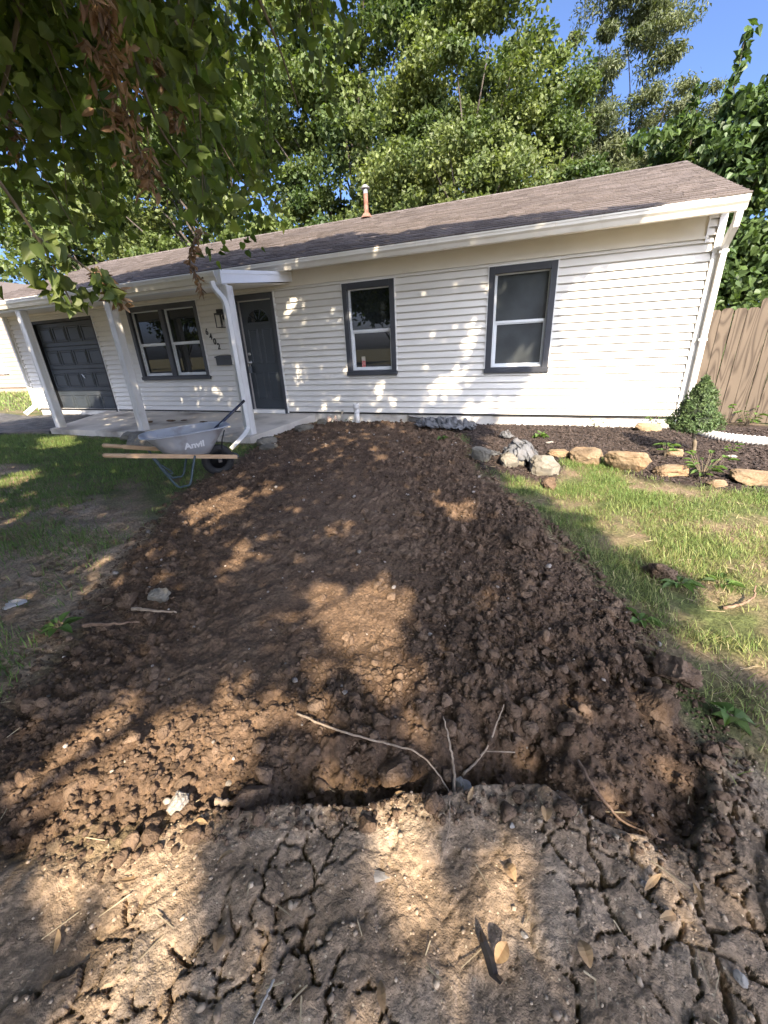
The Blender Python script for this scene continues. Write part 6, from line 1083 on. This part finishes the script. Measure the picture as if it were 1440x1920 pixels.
# crown: unseen leaves placed to shade the yard, gaps cut to shape its sun patches
N = 84000; u = RNG.uniform(-12.5, 2.2, N); v_ = RNG.uniform(-9.5, 6.0, N); z = 3.0+3.4*RNG.uniform(0, 1, N)**1.6
lit = np.zeros(N, bool)
for pl, pr_ in zip(LIT, LITP):
    ar = abs(sum(pl[i-1][0]*pl[i][1]-pl[i][0]*pl[i-1][1] for i in range(len(pl))))/2
    lit |= (sdist(u, v_, pl) > -min(0.105, 0.035+0.6*ar)) & (RNG.random(N) < pr_)
lit |= inpoly(u + (fbm(u, v_, 3.0, 3, 160)-0.5)*0.25, v_, LITRIGHT)
bd = np.interp(u, [-12.5, -10.8, -10.2, -9, -7, -6, -4.2, -3.9, -2.8, -2.3, -1.6, 0], [3.6, 4.2, 4.4, 5.3, 4.6, 5.0, 3.7, 4.2, 3.8, 3.9, 3.3, 2.6])
lit |= v_ > bd+0.35*(fbm(u, v_, 2.2, 3, 170)-0.5)*2
lit |= (u > 1.1+0.5*(fbm(v_, v_*0, 1.1, 3, 171)-0.5))
lit |= (u < -11.4+0.8*np.sin(v_*1.7))
sm_hole = fbm(u, v_, 4.2, 2, 180); lit |= (sm_hole > 0.80) & (u < -1.8)
# the crown's underside rises away from the trunk: leaves below it are lifted along the sun's line
for it in range(5):
    x = u + (SUN_D.x/SUN_D.z)*z; y = v_ + (SUN_D.y/SUN_D.z)*z
    under = 2.95 + 0.10*(x-3.2*np.exp(-((x+5.0)/3.0)**2)) + 0.80*np.clip(y+7.2, 0, 9) + 0.10*np.clip(-x-2, 0, 8)
    low = z < under; z = np.where(low, z+1.3, z)
x = u + (SUN_D.x/SUN_D.z)*z; y = v_ + (SUN_D.y/SUN_D.z)*z
slopeok = z >= 2.95 + 0.10*(x-3.2*np.exp(-((x+5.0)/3.0)**2)) + 0.80*np.clip(y+7.2, 0, 9) + 0.10*np.clip(-x-2, 0, 8)
thin = (u > -6) & (u < -2) & (v_ > -3) & (v_ < 0.6) & (RNG.random(N) < 0.4)
keep = ~lit & slopeok & ~thin & (z < 10.5)
P = np.stack([x, y, z], 1)[keep]
v, f, rn = leaves(P, 0.165, 0.5, None, (T_HEART[0][[0, 2, 3, 5, 7, 8]], np.array([(0, 1, 2), (0, 2, 3), (0, 3, 4), (0, 4, 5)])), 0.4)
link('crown', fast('crown', v, f, m_llinden, attrs={'rnd': rn}), lin)
sel = P[RNG.choice(len(P), 46, replace=False)]
for e in sel:
    e = Vector(e); s = TP[int(min(len(TP)-1, max(5, (e.z-1.2)/8*len(TP))))]; q = bezier([s, s.lerp(e, 0.5)+Vector((0, 0, 0.5)), e], 5); b.tube(q, [0.055*(1-0.88*i/(len(q)-1)) for i in range(len(q))], 6)
b.build('trunk', m_bark, lin, True)
# drooping sprays
tw = MB(); LP, LD = [], []
for (x0, y0, z0, x1, y1, z1) in SPRAYS:
    s = Vector((x0, y0, z0)); e = Vector((x1, y1, z1)); m_ = s.lerp(e, 0.45)+Vector((random.uniform(-0.1, 0.1), random.uniform(-0.1, 0.1), 0.12)); q = bezier([s, m_, e], 8)
    tw.tube(q, [0.006*(1-0.75*i/(len(q)-1)) for i in range(len(q))], 5)
    for i in range(2, len(q)):
        for r in range(6):
            sd_ = Vector((random.uniform(-1, 1), random.uniform(-1, 1), random.uniform(-0.6, 0.3)))*random.uniform(0.02, 0.20); LP.append(tuple(q[i]+sd_))
LP = np.array(LP); v, f, rn = leaves(LP, 0.060, 0.1, None, T_HEART, 0.9); link('hanging_foliage', fast('hanging_foliage', v, f, leafmat('hanging_linden_leaf', (0.085, 0.125, 0.034), (0.150, 0.180, 0.055), trans=0.6, scale=3.0, var=0.45), smooth=True, attrs={'rnd': rn}), lin)
for pth in BRANCHES:
    q = bezier(pth, 8); n = len(q); tw.tube(q, [0.013*(1-0.75*i/(n-1)) for i in range(n)], 6)
for pth in SUNTWIGS:
    q = bezier(pth, 6); n = len(q); tw.tube(q, [0.006*(1-0.6*i/(n-1)) for i in range(n)], 6)
P = [tuple(Vector(q_)+Vector((random.uniform(-1, 1), random.uniform(-1, 1), random.uniform(-0.8, 0.3)))*0.05) for pth in SUNTWIGS for q_ in bezier(pth, 6)[9:] for r in range(3)]
v, f, rn = leaves(np.array(P), 0.052, 0.3, None, T_HEART, 0.8); link('sunlit_young_foliage', fast('sunlit_young_foliage', v, f, m_lsun, smooth=True, attrs={'rnd': rn}), lin)['label'] = 'young leaves hanging lowest at the left, coloured pale for the sun on them'
P = []
for i, pth in enumerate(DEADTWIGS):
    q = bezier(pth, 8); n = len(q); tw.tube(q, [0.008*(1-0.6*k/(n-1)) for k in range(n)], 6)
    for k, q_ in enumerate(q):
        for r in range((9, 3, 2, 4, 2)[i]): P.append(tuple(q_+Vector((random.uniform(-1, 1), random.uniform(-1, 1), random.uniform(-1, 0.4)))*(0.075 if i == 0 else 0.025)*(0.4+0.9*(0.5+0.5*math.sin(k*0.8))*(0.5+0.5*k/n))))
v, f, rn = leaves(np.array(P), 0.054, -0.2, None, T_LONG, 0.9); link('dead_foliage', fast('dead_foliage', v, f, m_ldead, attrs={'rnd': rn}), lin)['label'] = 'withered brown leaves on a dead hanging twig'
tw.build('twigs', m_twig, lin, True)
for o in bpy.data.objects:
    if o.get('_base') is not None: del o['_base']
